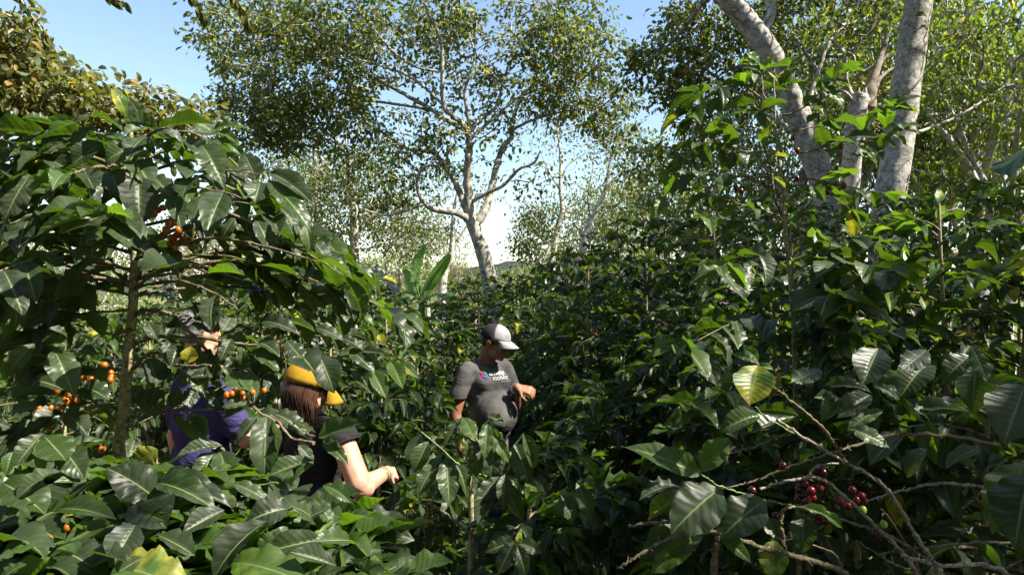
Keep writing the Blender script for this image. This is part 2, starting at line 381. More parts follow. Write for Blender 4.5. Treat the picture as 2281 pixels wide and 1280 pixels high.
# ------------------------------------------------------------------ broad-leaved trees
def ell(px, py, rx, ry, d, dd, n, hollow=0.):
    v = nrm(R.normal(0, 1, (n, 3))) * (R.random((n, 1))**(1/3)*(1-hollow) + hollow)
    dep = d + v[:, 1]*dd
    k = dep / d if False else 1.
    c = P(px, py, d); s = d/F
    return c[None] + np.stack([v[:, 0]*rx*s, v[:, 1]*dd, v[:, 2]*ry*s], 1)
def limbs_px(spec, f=.88): return [(np.array([P(*q[:3]) for q in L]), np.array([q[3]*f for q in L])) for L in spec]
def grow_tree(name, label, limbs, att, mat, bark, twig=None, leafL=.12, per=14, rc=.3, lw=.46, cat='tree', group=None, tint=(0, .2), tp=.15, ts='tree', hang=.5, seg=12, wob=.10, cull=False, twr=.006, sun=False, bare=0., npar=None, thin=1.):
    """limbs: [(pts, radii)], first is the trunk; att: where twigs end. Twigs grow from the nearest wood."""
    base = limbs[0][0][0]; root = empty(name, base, label, cat, group)
    pos, rad, limb_pts = [], [], []
    g = Geo(); lg = Geo()
    for i, (p, r) in enumerate(limbs):
        c = catmull(p, 6); rr = np.interp(np.linspace(0, len(p)-1, len(c)), np.arange(len(p)), r)
        wv = R.normal(0, 1, c.shape)*np.minimum(rr, .05)[:, None]*(.13 if i else .08); wv[0] = 0; wv[-1] = 0
        c = c + wv
        g_ = Geo(); g_.tube(c, rr*(1 + R.normal(0, .03, len(rr))), seg if i == 0 else max(6, seg-4), 0, 3, .025)
        g_.build('trunk' if i == 0 else 'limb', bark, root)
        limb_pts.append(c)
    if npar is not None: NP_ = np.vstack([limb_pts[k] for k in npar])
    else: NP_ = np.vstack(limb_pts)
    n0 = len(NP_); cap_ = n0 + len(att)*4 + 10; X = np.zeros((cap_, 3)); X[:n0] = NP_; par = np.full(cap_, -1); n = n0
    d = np.array([np.min(np.sum((NP_ - a)**2, 1)) for a in att]); order = np.argsort(d); chains = []
    load = np.zeros(cap_)
    for ai in order:
        a = att[ai]; dv = X[:n] - a; ds = np.sqrt(np.sum(dv*dv, 1)) + np.maximum(0, dv[:, 2])*.7
        j = int(np.argmin(ds)); s = X[j]; L = np.linalg.norm(a-s); ch = [j]
        k = 3 if L > .5 else 2
        sagv = A(0, 0, -.05*L) + R.normal(0, 1, 3)*L*wob
        for q in range(1, k+1):
            t = q/k; X[n] = s + (a-s)*t + sagv*math.sin(math.pi*t) + (R.normal(0, .04*L, 3) if q < k else 0); par[n] = ch[-1]; ch.append(n); n += 1
        chains.append(ch)
    for i in range(n-1, n0-1, -1):
        load[i] = load[i] if load[i] > 0 else twr**2.3
        load[par[i]] += load[i]
    rads = np.maximum(load, twr**2.3)**(1/2.3)
    bg = Geo()
    for ch in chains:
        rr = rads[ch].copy(); rr[0] = rr[1]*1.02
        bg.tube(X[ch], rr, 5, cap=False)
    LV = Leaves(); att = np.asarray(att)
    if bare: att = att[R.random(len(att)) > bare]
    if thin < 1: att = att[R.random(len(att)) < thin]
    k = len(att)*per; c = np.repeat(att, per, 0); loc = R.normal(0, 1, (k, 3))*A(1, 1, .5)*rc*.5
    p = c + loc
    d = nrm(nrm(loc)*.7 + R.normal(0, .45, (k, 3)) + A(0, 0, -hang)); nn = nrm(R.normal(0, .5, (k, 3)) + A(0, 0, .8))
    ti = np.where(R.random(k) < tp, R.uniform(.4, 1., k), R.uniform(tint[0], tint[1], k))
    clus = np.repeat(R.random(len(att)), per)
    LV.addn(p, d, nn, leafL*R.uniform(.6, 1.15, k), lw, ti, np.clip(.5*clus + .5*R.random(k), 0, 1))
    LV.build('crown', mat, root, ts, cull, sun, extra=(bg, twig or bark))
    return root
# pruned lines of view and gaps where sun comes through
CLEAR += [(1105, 830, 115, 145, 0, 4.6, 1.0), (695, 840, 100, 95, 0, 3.3, 1.0), (800, 1020, 100, 120, 0, 3.3, 1.0), (1165, 868, 45, 50, 0, 5, 1.),
          (455, 740, 25, 20, 0, 3.4, .5), (330, 880, 60, 140, 0, 1.75, .9), (560, 700, 150, 60, 0, 3, .5),
          (250, 60, 230, 160, 0, 40, 1.), (1410, 130, 28, 170, 0, 40, .95), (1150, 540, 55, 80, 0, 9, 1.), (1100, 420, 330, 170, 0, 6.5, 1.), (960, 620, 60, 90, 0, 10, .9)]
pm = P(1090, 850, 4.8); pw = P(690, 860, 3.4)
SUNWIN += [(P(295, 740, 1.75), .16, .06, .95), (P(280, 860, 1.75), .14, .06, .95), (P(266, 980, 1.75), .12, .06, .95), (P(2050, 520, 3.2), .5, .2, .75), (P(2210, 580, 2.8), .45, .2, .75), (P(1540, 600, 4.6), .5, .2, .7), (P(1900, 560, 3.2), .35, .2, .7), (P(1110, 800, 4.75), .3, .3, .9), (P(1120, 760, 4.75), .24, .15, 1.), (P(1130, 860, 4.75), .34, .25, .97), (P(1165, 865, 4.7), .15, .1, 1.),
           (P(810, 1040, 3.4), .30, .12, 1.), (P(850, 1050, 3.45), .22, .1, 1.), (P(700, 820, 3.4), .12, .15, .9),
           (P(560, 980, 1.5), .30, .12, .85), (P(300, 1180, 1.2), .35, .25, .8), (P(700, 1150, 1.25), .25, .2, .8),
           (P(1010, 1000, 2.3), .36, .12, .98), (P(1170, 980, 2.3), .30, .12, .98), (P(300, 330, 1.75), .55, .15, .9), (P(600, 450, 1.9), .4, .2, .9),
           (P(1660, 860, 1.4), .12, .06, 1.), (P(1500, 1000, 1.5), .12, .06, 1.), (P(1520, 1120, 1.4), .10, .06, .9), (P(1760, 330, 2.2), .5, .2, .9),
           (P(1700, 1050, 1.45), .16, .1, .7), (P(740, 640, 5), .5, .3, .8), (P(270, 930, 1.75), .14, .1, .9), (P(1630, 1130, 1.4), .1, .05, .8), (P(1870, 1110, 1.45), .1, .05, .9)]

SUNWIN += [(P(1995, 320, 8.4), .55, .25, .9), (P(2030, 110, 8.4), .55, .25, .9), (P(1765, 230, 8.7), .5, .25, .9), (P(1690, 80, 8.4), .5, .25, .9), (P(1900, 290, 9.2), .45, .25, .95), (P(1850, 430, 9), .45, .25, .8)]

# ------------------------------------------------------------------ ground and hills
def sheet(name, xs, ys, zf, mat):
    X, Y = np.meshgrid(xs, ys, indexing='ij'); V = np.stack([X, Y, zf(X, Y)], -1).reshape(-1, 3)
    nx, ny = len(xs), len(ys); i = np.arange(nx-1)[:, None]*ny; j = np.arange(ny-1)[None, :]
    o = mesh_obj(name, V, np.stack([i+j, i+ny+j, i+ny+j+1, i+j+1], -1).reshape(-1, 4), mat); tag(o, kind='structure'); return o
def zrel(X, Y):
    far = np.clip((np.hypot(X, Y)-14)/40, 0, 1)
    return .04*np.sin(X*1.3+.4)*np.cos(Y*1.1) - far*1.6 + .6*far*np.sin(X*.05)*np.cos(Y*.04)
g = NT('soil'); oc = g.obj(); a = g.noise(3., 6, .65, oc); b = g.noise(40., 4, .6, oc)
col = g.mix(g.rng(a, .35, .65), (.10, .065, .038), (.19, .13, .08)); col = g.mix(g.rng(b, .5, .62), col, (.05, .035, .02))
sy_ = g.n('SeparateXYZ'); g.l(oc, sy_.inputs[0]); col = g.mix(g.rng(g.math('ADD', sy_.outputs[1], g.math('MULTIPLY', g.noise(.6, 4, .6, oc), 6.)), 10., 14.), col, g.mix(g.noise(1.5, 5, .7, oc), (.06, .08, .025), (.20, .19, .08)))
M['soil'] = g.done(g.pbr(col, .95, .1, g.bump(b, .8, .02)))
ax = np.concatenate([-np.geomspace(1200, 16, 24), np.linspace(-15, 15, 61), np.geomspace(16, 1200, 24)])
sheet('ground', ax, ax, zrel, M['soil'])
g = NT('hill_forest'); oc = g.obj(); a = g.noise(.09, 6, .7, oc)
M['hill'] = g.done(g.pbr(g.mix(g.rng(a, .35, .65), (.022, .035, .028), (.040, .055, .040)), .9, .1, g.bump(a, 1., 4.)))
hx = np.linspace(-900, 900, 220); hy = np.linspace(230, 900, 60)
def zh(X, Y):
    t = np.clip((Y-230)/350, 0, 1); r = (np.sin(X*.006+1)*.5 + np.sin(X*.013+.3)*.3 + np.sin(X*.031)*.12 + 1.1)
    return -3 + t*(16*r) + R.normal(0, 1.2, X.shape)*t
sheet('hills', hx, hy, zh, M['hill'])
# leaf litter
LV = Leaves(); k = 5200
p = np.stack([R.uniform(-4.5, 6, k), R.uniform(.8, 8, k), np.zeros(k)], 1); p[:, 2] = zrel(p[:, 0], p[:, 1]) + R.uniform(.008, .05, k)
az = R.uniform(0, 6.3, k); LV.addn(p, np.stack([np.cos(az), np.sin(az), R.normal(0, .25, k)], 1), R.normal(0, .35, (k, 3)) + A(0, 0, 1), R.uniform(.07, .15, k), .42, R.uniform(0, 1, k), R.random(k))
g = NT('litter'); at = g.n('Attribute', attribute_name='lf'); sp = g.n('SeparateXYZ'); g.l(at.outputs['Vector'], sp.inputs[0])
M['litter'] = g.done(g.pbr(g.mix(sp.outputs[2], (.10, .055, .03), (.32, .20, .11)), .8, .2))
o = LV.build('leaf_litter', M['litter'], None, 'low', False, False); tag(o, 'dry brown fallen leaves covering the soil under the coffee', 'leaf litter', kind='stuff')

# ------------------------------------------------------------------ shade trees
# central tree
limbs = limbs_px(f=.76, spec=[
 [(1100, 900, 12, .22), (1094, 665, 12, .19), (1085, 600, 12, .175), (1070, 545, 12, .16), (1048, 487, 12, .15)],
 [(1052, 500, 12, .12), (1043, 430, 12, .105), (1042, 370, 11.9, .095), (1045, 330, 11.9, .085), (1040, 290, 11.8, .07), (1010, 260, 11.6, .055), (988, 235, 11.5, .05), (985, 160, 11.3, .042), (982, 90, 11.2, .035), (950, 20, 11, .028), (930, -60, 11, .02)],
 [(1055, 505, 12, .12), (1082, 465, 12.1, .10), (1097, 410, 12.3, .09), (1112, 350, 12.5, .075), (1122, 325, 12.6, .07), (1140, 305, 12.7, .065), (1141, 270, 12.7, .055), (1165, 212, 12.8, .045), (1215, 160, 13, .035), (1265, 95, 13, .025), (1300, 50, 13, .015)],
 [(1052, 500, 12, .10), (1030, 480, 11.9, .08), (1000, 472, 11.8, .07), (965, 466, 11.7, .06), (940, 445, 11.6, .05), (929, 405, 11.5, .04), (946, 372, 11.4, .03), (980, 368, 11.3, .015)],
 [(945, 455, 11.6, .035), (900, 470, 11.6, .03), (855, 480, 11.6, .025), (800, 462, 11.6, .015)],
 [(1046, 480, 12.05, .10), (1030, 445, 12.2, .085), (1013, 405, 12.3, .075), (990, 372, 12.4, .065), (965, 340, 12.5, .055), (905, 330, 12.6, .045), (860, 300, 12.7, .035), (790, 262, 12.8, .026), (700, 240, 13, .016)],
 [(1050, 450, 12, .05), (1090, 428, 11.8, .045), (1125, 410, 11.7, .04), (1155, 378, 11.6, .035), (1190, 362, 11.5, .03), (1204, 335, 11.4, .015)],
 [(1044, 295, 11.9, .06), (1000, 270, 12, .055), (950, 238, 12.1, .05), (890, 205, 12.1, .045), (820, 165, 12.2, .035), (740, 115, 12.2, .025), (640, 60, 12.3, .014)],
 [(960, 245, 12.1, .04), (900, 235, 12.4, .035), (820, 225, 12.5, .03), (730, 230, 12.6, .025), (620, 260, 12.7, .015)],
 [(1020, 270, 11.8, .04), (940, 190, 11.6, .035), (860, 150, 11.5, .03), (750, 130, 11.4, .022), (600, 150, 11.3, .012)],
 [(1042, 300, 11.9, .055), (1075, 262, 12.1, .05), (1105, 240, 12.2, .045), (1120, 190, 12.3, .04), (1140, 120, 12.4, .03), (1150, 40, 12.4, .02), (1140, -50, 12.4, .014)],
 [(1040, 320, 12, .05), (1070, 290, 12.2, .045), (1110, 255, 12.2, .04), (1160, 215, 12.3, .035), (1230, 195, 12.5, .025), (1330, 200, 12.6, .012)],
 [(1141, 290, 12.7, .04), (1180, 270, 12.7, .035), (1250, 250, 12.7, .025), (1340, 240, 12.8, .014)],
 [(985, 160, 11.3, .03), (930, 150, 11.2, .03), (880, 120, 11, .025), (820, 50, 11, .02), (760, -30, 11, .012)],
 [(1120, 190, 12.3, .03), (1060, 120, 12.2, .025), (1040, 40, 12.2, .02), (1030, -50, 12, .012)],
 [(1050, 290, 11.9, .04), (1035, 210, 11.7, .035), (1055, 140, 11.6, .025), (1060, 60, 11.5, .015)]])
att = np.vstack([ell(650, 150, 210, 150, 12, 1.8, 330), ell(560, 70, 130, 80, 12, 1.2, 60), ell(850, 60, 200, 130, 12, 1.8, 190), ell(1100, 60, 200, 110, 12.2, 1.6, 130), ell(1270, 90, 120, 120, 12.6, 1.4, 120),
                 ell(1300, 225, 130, 65, 12.8, 1.3, 100), ell(600, 280, 130, 70, 12, 1.2, 100), ell(850, 300, 150, 90, 12.4, 1.4, 70), ell(1100, 220, 150, 70, 12.2, 1., 45), ell(1010, 330, 130, 60, 12, 1, 30), ell(880, 420, 100, 50, 11.8, .8, 22), ell(1370, 290, 80, 40, 12.8, .8, 20), ell(1200, 400, 60, 40, 11.6, .5, 5)])
grow_tree('shade_tree', 'tall pale trunked shade tree spreading its wide twiggy crown over the middle of the picture', limbs, att, M['tree_leaf'], M['bark_grey'], M['bark_grey'], .112, 26, .27, tp=.14, ts='tree', twr=.008, thin=.80)

# right: leaning forked trunk, broken snag beside it, big upright trunk
limbs = limbs_px([
 [(1880, 860, 9.2, .24), (1862, 600, 9.1, .215), (1850, 480, 9, .20), (1832, 400, 9, .19), (1800, 320, 8.9, .18), (1765, 230, 8.8, .17), (1725, 140, 8.6, .165), (1685, 75, 8.5, .155), (1640, 20, 8.4, .14), (1590, -30, 8.3, .13), (1500, -120, 8.2, .1)],
 [(1733, 165, 8.7, .09), (1712, 110, 8.9, .085), (1706, 70, 9, .08), (1716, 20, 9.1, .075), (1700, -50, 9.2, .06), (1690, -160, 9.3, .04)],
 [(1815, 370, 9, .06), (1760, 290, 9.4, .035), (1690, 245, 9.6, .028), (1640, 205, 9.7, .024), (1580, 160, 9.8, .02), (1500, 115, 9.9, .015), (1440, 80, 10, .008)],
 [(1830, 400, 9.1, .07), (1800, 250, 9.6, .045), (1822, 160, 9.7, .035), (1850, 90, 9.8, .03), (1880, 60, 9.9, .02)],
 [(1822, 160, 9.7, .03), (1790, 110, 9.8, .025), (1760, 60, 9.9, .018), (1780, -20, 10, .012)],
 [(1590, -30, 8.3, .06), (1540, 40, 8.8, .03), (1500, 90, 9.2, .02), (1440, 140, 9.4, .01)]])
att = np.vstack([ell(1600, 110, 180, 110, 10, 1.3, 150), ell(1480, 160, 100, 70, 10, .9, 42), ell(1800, 60, 160, 110, 10.2, 1.2, 85), ell(1900, 210, 130, 90, 10.6, 1, 55), ell(1550, 250, 120, 50, 10.4, .8, 22), ell(1550, 340, 100, 70, 10.5, .8, 22), ell(1450, 360, 60, 90, 10.8, .6, 12),
                 A(0, 0, 0) + ell(1700, -300, 500, 220, 8.5, 2.5, 110)])
grow_tree('shade_tree', 'mottled grey tree leaning left and forking high up on the right of the picture', limbs, att, M['tree_leaf'], M['bark_pale'], M['bark_grey'], .105, 26, .25, tp=.14, ts='tree', seg=18, sun=True, twr=.008, thin=.85)
limbs = limbs_px([
 [(1960, 860, 8.6, .25), (1972, 560, 8.6, .225), (1982, 440, 8.5, .205), (1995, 360, 8.5, .20), (2010, 250, 8.5, .195), (2026, 140, 8.5, .185), (2043, 20, 8.5, .18), (2060, -140, 8.5, .17), (2080, -330, 8.5, .14), (2060, -500, 8.5, .1)],
 [(2000, 300, 8.6, .03), (2060, 290, 8.9, .022), (2150, 250, 9.2, .018), (2240, 190, 9.5, .012)],
 [(2080, -330, 8.5, .09), (2200, -450, 8, .07), (2400, -560, 7.5, .05)], [(2070, -200, 8.5, .07), (1950, -330, 8, .05), (1800, -420, 7.6, .04)]])
att = np.vstack([ell(2120, -420, 560, 260, 8.2, 2.6, 170), ell(2200, 110, 90, 120, 9.6, .6, 18)])
grow_tree('shade_tree', 'thick straight mottled white trunk rising out of the top right corner', limbs, att, M['tree_leaf'], M['bark_pale'], M['bark_grey'], .105, 24, .3, tp=.12, ts='tree', seg=22, sun=True, twr=.008)
# broken snag: short trunk with a torn grey splinter
root = empty('broken_tree', P(1885, 880, 9.4), 'short broken sunlit trunk with a torn grey splinter of wood standing on top', 'tree')
g = Geo(); c = catmull([P(1885, 880, 9.4), P(1886, 600, 9.4), P(1890, 440, 9.3), P(1900, 330, 9.2), P(1912, 235, 9.2), P(1916, 212, 9.2)], 6)
g.tube(c, np.interp(np.linspace(0, 5, len(c)), range(6), [.17, .145, .13, .125, .13, .11]), 14, 0, 3, .05)
for k in range(9): a_ = k*.7; e_ = P(1914, 214, 9.2) + A(math.cos(a_), math.sin(a_), 0)*.075; g.tube([e_ - A(0, 0, .05), e_ + A(uni(-.02, .02), 0, uni(.02, .11))], A(.035, .006), 6)
g.build('trunk', M['bark_pale'], root)
g = Geo()
for dx, r, topy in ((0, .10, 60), (-7, .06, 120), (9, .05, 150)):
    c = catmull([P(1932+dx, 240, 9.2), P(1942+dx, 190, 9.2), P(1960+dx, 130 + (topy-60)*.4, 9.25), P(1985+dx, topy, 9.3)], 5); g.tube(c, np.linspace(r, .012, len(c))*A(*([1]*len(c))), 7, 0, 3, .12)
g.build('splinter', M['bark_dead'], root)
g = Geo()
for L in ([(1900, 220, 9.2), (1885, 180, 9.3), (1880, 120, 9.4), (1840, 80, 9.5)], [(1905, 235, 9.2), (1880, 205, 9.1), (1850, 200, 9)]):
    c = catmull([P(*q) for q in L], 5); g.tube(c, np.linspace(.035, .01, len(c)), 6)
g.build('branch', M['bark_grey'], root)

# slim pale trees, middle distance
def slim(label, limbs, att, mat='tree_leaf', leafL=.13, per=9, rc=.45, tp=.3, twr=.007, **kw):
    tp = min(tp, .15); leafL *= .78; per = int(per*1.7)
    return grow_tree('slim_tree', label, limbs_px(limbs), att, M[mat], M['bark_far'], M['bark_far'], leafL, per, rc, tp=tp, seg=8, ts='tree', twr=twr, **kw)
slim('slim white tree nearly bare of leaves, right of the spreading central tree',
 [[(1222, 830, 16, .10), (1228, 640, 16, .085), (1233, 560, 16, .075), (1243, 500, 16, .07), (1252, 470, 16, .06), (1248, 420, 16, .05), (1249, 360, 16, .04), (1243, 300, 16, .025), (1235, 250, 16, .012)],
  [(1248, 480, 16, .05), (1275, 455, 16, .03), (1310, 435, 16, .025), (1345, 410, 16, .015)], [(1248, 425, 16, .03), (1222, 380, 16, .02), (1205, 345, 16, .01)],
  [(1249, 400, 16, .03), (1268, 365, 16, .02), (1300, 345, 16, .012)], [(1236, 560, 16, .03), (1215, 520, 16, .02), (1180, 470, 16, .01)]],
 np.vstack([ell(1260, 300, 110, 60, 16, 1, 40), ell(1200, 380, 70, 60, 16, .8, 14), ell(1320, 400, 70, 60, 16, .8, 22), ell(1170, 480, 50, 60, 16, .6, 12)]), per=7, twr=.004, bare=.25)
slim('slim white forked tree standing behind the dark coffee slope',
 [[(1270, 760, 18, .11), (1285, 620, 18, .10), (1305, 520, 18, .09), (1330, 465, 18, .08), (1350, 415, 18, .06), (1362, 350, 18, .04), (1390, 300, 18, .02)],
  [(1318, 490, 18, .05), (1310, 440, 18, .035), (1320, 380, 18, .02), (1325, 320, 18, .01)], [(1350, 415, 18, .04), (1385, 380, 18, .025), (1420, 330, 18, .01)]],
 np.vstack([ell(1370, 320, 90, 60, 18, 1.2, 50), ell(1420, 420, 60, 90, 18, 1, 30)]), leafL=.14, per=9, twr=.005)
slim('slender tree with a small leafy tuft above the coffee, left of the pale bare one',
 [[(1210, 800, 13.5, .05), (1215, 640, 13.5, .04), (1195, 570, 13.5, .028), (1165, 545, 13.5, .02), (1140, 510, 13.5, .01)], [(1205, 600, 13.5, .02), (1230, 520, 13.5, .015), (1225, 470, 13.5, .01)]],
 np.vstack([ell(1200, 560, 50, 55, 13.5, .5, 20), ell(1225, 490, 35, 50, 13.5, .4, 14), ell(1165, 545, 25, 30, 13.5, .3, 5)]), leafL=.12, per=12, rc=.35)
slim('grey double stemmed tree behind the left coffee bushes',
 [[(792, 780, 16, .15), (790, 570, 16, .125), (789, 500, 16, .11), (787, 440, 16, .09), (780, 380, 16, .07), (770, 300, 16, .03)],
  [(790, 535, 16, .08), (812, 500, 16, .07), (850, 468, 16, .065), (895, 430, 16, .05), (930, 392, 16, .03), (960, 350, 16, .015)],
  [(787, 440, 16, .05), (760, 380, 16, .04), (750, 320, 16, .02)], [(789, 480, 16, .05), (770, 420, 16, .04), (730, 370, 16, .03), (700, 330, 16, .02)]],
 np.vstack([ell(800, 430, 140, 110, 16, 2, 200), ell(900, 520, 90, 60, 16, 1.5, 60), ell(700, 470, 80, 100, 16, 1.5, 70)]), leafL=.13, per=15, tp=.35)
slim('grey straight stemmed tree left of the double stemmed one',
 [[(712, 800, 18, .13), (708, 560, 18, .11), (706, 450, 18, .10), (703, 380, 18, .09), (700, 300, 18, .05)], [(706, 450, 18, .05), (660, 400, 18, .04), (620, 350, 18, .02)], [(704, 400, 18, .05), (740, 340, 18, .04), (760, 280, 18, .02)]],
 np.vstack([ell(660, 370, 140, 100, 18, 2, 150), ell(600, 480, 100, 80, 18, 1.6, 60)]), leafL=.14, per=14, tp=.3)
slim('white leaning trunk behind the banana plant',
 [[(985, 860, 20, .16), (985, 640, 20, .14), (1005, 560, 20, .10), (1010, 480, 20, .07), (1020, 420, 20, .03)], [(1005, 560, 20, .06), (1035, 510, 20, .04), (1060, 470, 20, .02)]],
 np.vstack([ell(1010, 420, 90, 60, 20, 1.5, 40), ell(930, 500, 90, 60, 20, 1.5, 40)]), leafL=.15, per=12, tp=.35)
# dead pale gnarled trunk
root = empty('dead_tree', P(830, 760, 14), 'bare white gnarled trunk leaning beside the banana plant', 'tree'); g = Geo()
for L, r0, r1 in (([(835, 745), (850, 700), (880, 668), (884, 650), (868, 625), (850, 610), (838, 590)], .12, .05), ([(884, 655), (892, 625), (886, 600)], .05, .01), ([(850, 610), (825, 600), (800, 590)], .04, .012), ([(868, 625), (860, 600), (858, 580)], .03, .01)):
    c = catmull([P(a_, b_, 14) for a_, b_ in L], 5); g.tube(c, np.linspace(r0, r1, len(c)), 8, 0, 3, .06)
g.build('trunk', M['bark_pale'], root)

# left tree: its trunk stands outside the frame, a limb and crown hang in
limbs = limbs_px([[(-900, 1100, 6.5, .2), (-880, 400, 6.5, .17), (-860, 100, 6.5, .14), (-820, -100, 6.5, .1)],
 [(-870, 380, 6.5, .09), (-400, 310, 6.4, .06), (-50, 293, 6.3, .045), (90, 297, 6.3, .035), (180, 285, 6.3, .02), (300, 250, 6.3, .012)],
 [(-870, 250, 6.5, .08), (-400, 180, 6.4, .05), (-60, 150, 6.3, .03), (60, 160, 6.3, .02), (160, 200, 6.3, .012)],
 [(-860, 100, 6.5, .08), (-400, 0, 6.2, .05), (-100, 0, 6., .03), (30, 40, 5.9, .015)]])
att = np.vstack([ell(30, 190, 130, 110, 6.3, .7, 75), ell(150, 230, 120, 65, 6.3, .6, 60), ell(270, 250, 100, 55, 6.3, .5, 40), ell(385, 265, 70, 55, 6.4, .4, 22), ell(70, 370, 130, 70, 6.5, .6, 36), ell(20, 60, 60, 60, 6, .4, 14), ell(30, 110, 90, 70, 6.2, .5, 40), ell(100, 190, 90, 50, 6.2, .4, 16), ell(-250, 200, 200, 200, 6.3, 1.2, 50)])
cl = CLEAR; CLEAR = [(300, 40, 200, 115, 0, 40, 1.), (420, 130, 60, 90, 0, 40, 1.)]
grow_tree('shade_tree', 'olive and orange leaved tree hanging in from the left edge behind the coffee', limbs, att, M['tree_warm'], M['bark_grey'], M['bark_grey'], .098, 19, .30, tp=.16, ts='treen', lw=.48, cull=True)
# drooping sprays from overhead branches
def spray(label, pts, r, nl, L, mat, hang=.9, root_z=None):
    root = empty('overhanging_branch', pts[0], label, 'branch'); g = Geo(); c = catmull(pts, 6); g.tube(c, np.linspace(r, .002, len(c)), 6); g.build('stem', M['bark_grey'], root)
    LV = Leaves()
    for i in range(nl):
        t = uni(.25, 1); k = int(t*(len(c)-1)); f = nrm(c[min(k+1, len(c)-1)] - c[max(k-1, 0)]); s = nrm(np.cross(f, A(0, .3, 1)))*random.choice((-1, 1))
        d = nrm(f*.5 + s*.7 + A(uni(-.2, .2), uni(-.3, .3), -hang)); LV.add(c[k], d, perp_normal(d, A(0, -1, .2), .4), L*uni(.7, 1.1), .46, uni(0, .5)*(random.random() < .4))
    LV.build('foliage', mat, root, 'treen', False, False); return root
spray('dark compound frond with paired leaves hanging at the top left corner', [P(10, -60, 4), P(60, 20, 4), P(95, 70, 4), P(110, 110, 4)], .006, 26, .075, M['tree_leaf'])
spray('small dark leaf spray at the top edge above the open sky', [P(215, -60, 4), P(235, -20, 4), P(262, 0, 4), P(282, 6, 4)], .005, 14, .07, M['tree_leaf'])
spray('hanging leaf spray at the top edge left of the great crown', [P(380, -70, 4.5), P(420, -20, 4.5), P(445, 20, 4.5), P(460, 50, 4.5)], .005, 26, .08, M['tree_leaf'])
spray('yellowish hanging leaf spray at the top edge over the great crown', [P(520, -70, 4.5), P(515, -20, 4.5), P(535, 20, 4.5), P(560, 60, 4.5)], .005, 40, .09, M['tree_warm'])
CLEAR = cl

# background crowns: copies of three kinds
def kind(i, name, mat, n, asp):
    t = [(np.array([A(0, 0, 0), A(.1, 0, 1.4), A(-.1, .1, 2.6), A(.1, 0, 3.6)]), np.array([.16, .13, .10, .06]))]
    for a_ in np.linspace(0, 6.28, 7)[:-1]:
        o = A(.05, 0, uni(1.6, 3.)); e = o + A(math.cos(a_)*uni(1, 1.7), math.sin(a_)*uni(1, 1.7), uni(.8, 1.8)); t.append((np.array([o, (o+e)/2 + A(0, 0, .2), e]), np.array([.07, .05, .02])))
    v = nrm(R.normal(0, 1, (n, 3)))*(.45 + .55*R.random((n, 1))**.5)*A(2.3, 2.3, 1.25*asp) + A(0, 0, 3.9)
    v += R.normal(0, .15, v.shape); v = v[(v[:, 2] > 2.2 + .5*np.sin(v[:, 0]*2))]
    return grow_tree(name, '-', t, v, M[mat], M['bark_far'], M['bark_far'], .115, 22, .38, tp=.12, seg=7, twr=.012)
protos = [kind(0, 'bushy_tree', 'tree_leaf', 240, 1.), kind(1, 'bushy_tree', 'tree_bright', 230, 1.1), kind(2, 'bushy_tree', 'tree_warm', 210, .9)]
used = set()
def bg(k, px, py, d, sc, label, group='background trees beyond the coffee'):
    """crown centre at px,py"""
    p = protos[k]; kids = list(p.children)
    if k in used:
        r = p.copy(); C.objects.link(r)
        for ch in kids:
            c_ = ch.copy(); C.objects.link(c_); c_.parent = r
    else: r = p; used.add(k)
    c = P(px, py, d); zc = 3.9*sc; r.location = (c[0], c[1], c[2]-zc); r.scale = (sc, sc, sc); r.rotation_euler = (0, 0, px*.37)
    r['label'] = label; r['category'] = 'tree'; r['group'] = group
    if c[2] - zc > -1.8: # trunk long enough to meet the ground
        r.location = (c[0], c[1], -1.2); r.scale = (sc, sc, (c[2]+1.2)/3.9)
    return r
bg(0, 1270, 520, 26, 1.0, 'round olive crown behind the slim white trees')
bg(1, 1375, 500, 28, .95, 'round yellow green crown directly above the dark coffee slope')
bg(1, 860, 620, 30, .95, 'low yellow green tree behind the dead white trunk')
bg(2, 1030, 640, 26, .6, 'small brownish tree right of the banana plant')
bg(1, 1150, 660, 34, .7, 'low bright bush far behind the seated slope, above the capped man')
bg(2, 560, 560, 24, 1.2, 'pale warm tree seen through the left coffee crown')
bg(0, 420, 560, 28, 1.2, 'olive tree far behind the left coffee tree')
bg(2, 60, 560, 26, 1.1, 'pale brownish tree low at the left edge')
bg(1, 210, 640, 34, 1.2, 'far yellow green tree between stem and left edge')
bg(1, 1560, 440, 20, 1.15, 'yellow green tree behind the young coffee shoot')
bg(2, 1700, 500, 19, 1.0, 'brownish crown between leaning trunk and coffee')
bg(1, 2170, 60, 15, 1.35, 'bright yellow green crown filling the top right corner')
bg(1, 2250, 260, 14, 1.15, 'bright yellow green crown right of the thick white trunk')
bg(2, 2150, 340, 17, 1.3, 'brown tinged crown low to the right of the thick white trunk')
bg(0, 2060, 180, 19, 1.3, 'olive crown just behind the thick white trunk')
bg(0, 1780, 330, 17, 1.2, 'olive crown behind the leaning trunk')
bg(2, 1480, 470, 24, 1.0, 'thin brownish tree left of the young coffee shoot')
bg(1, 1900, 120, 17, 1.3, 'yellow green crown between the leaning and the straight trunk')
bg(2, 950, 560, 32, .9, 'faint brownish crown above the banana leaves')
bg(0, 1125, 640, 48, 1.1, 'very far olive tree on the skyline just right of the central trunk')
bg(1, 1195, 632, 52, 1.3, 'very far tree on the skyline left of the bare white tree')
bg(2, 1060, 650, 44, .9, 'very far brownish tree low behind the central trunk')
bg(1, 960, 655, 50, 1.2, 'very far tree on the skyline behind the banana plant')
bg(0, 700, 640, 24, 1.2, 'olive tree behind the left coffee bushes')
print('trees', time.time()-T0)

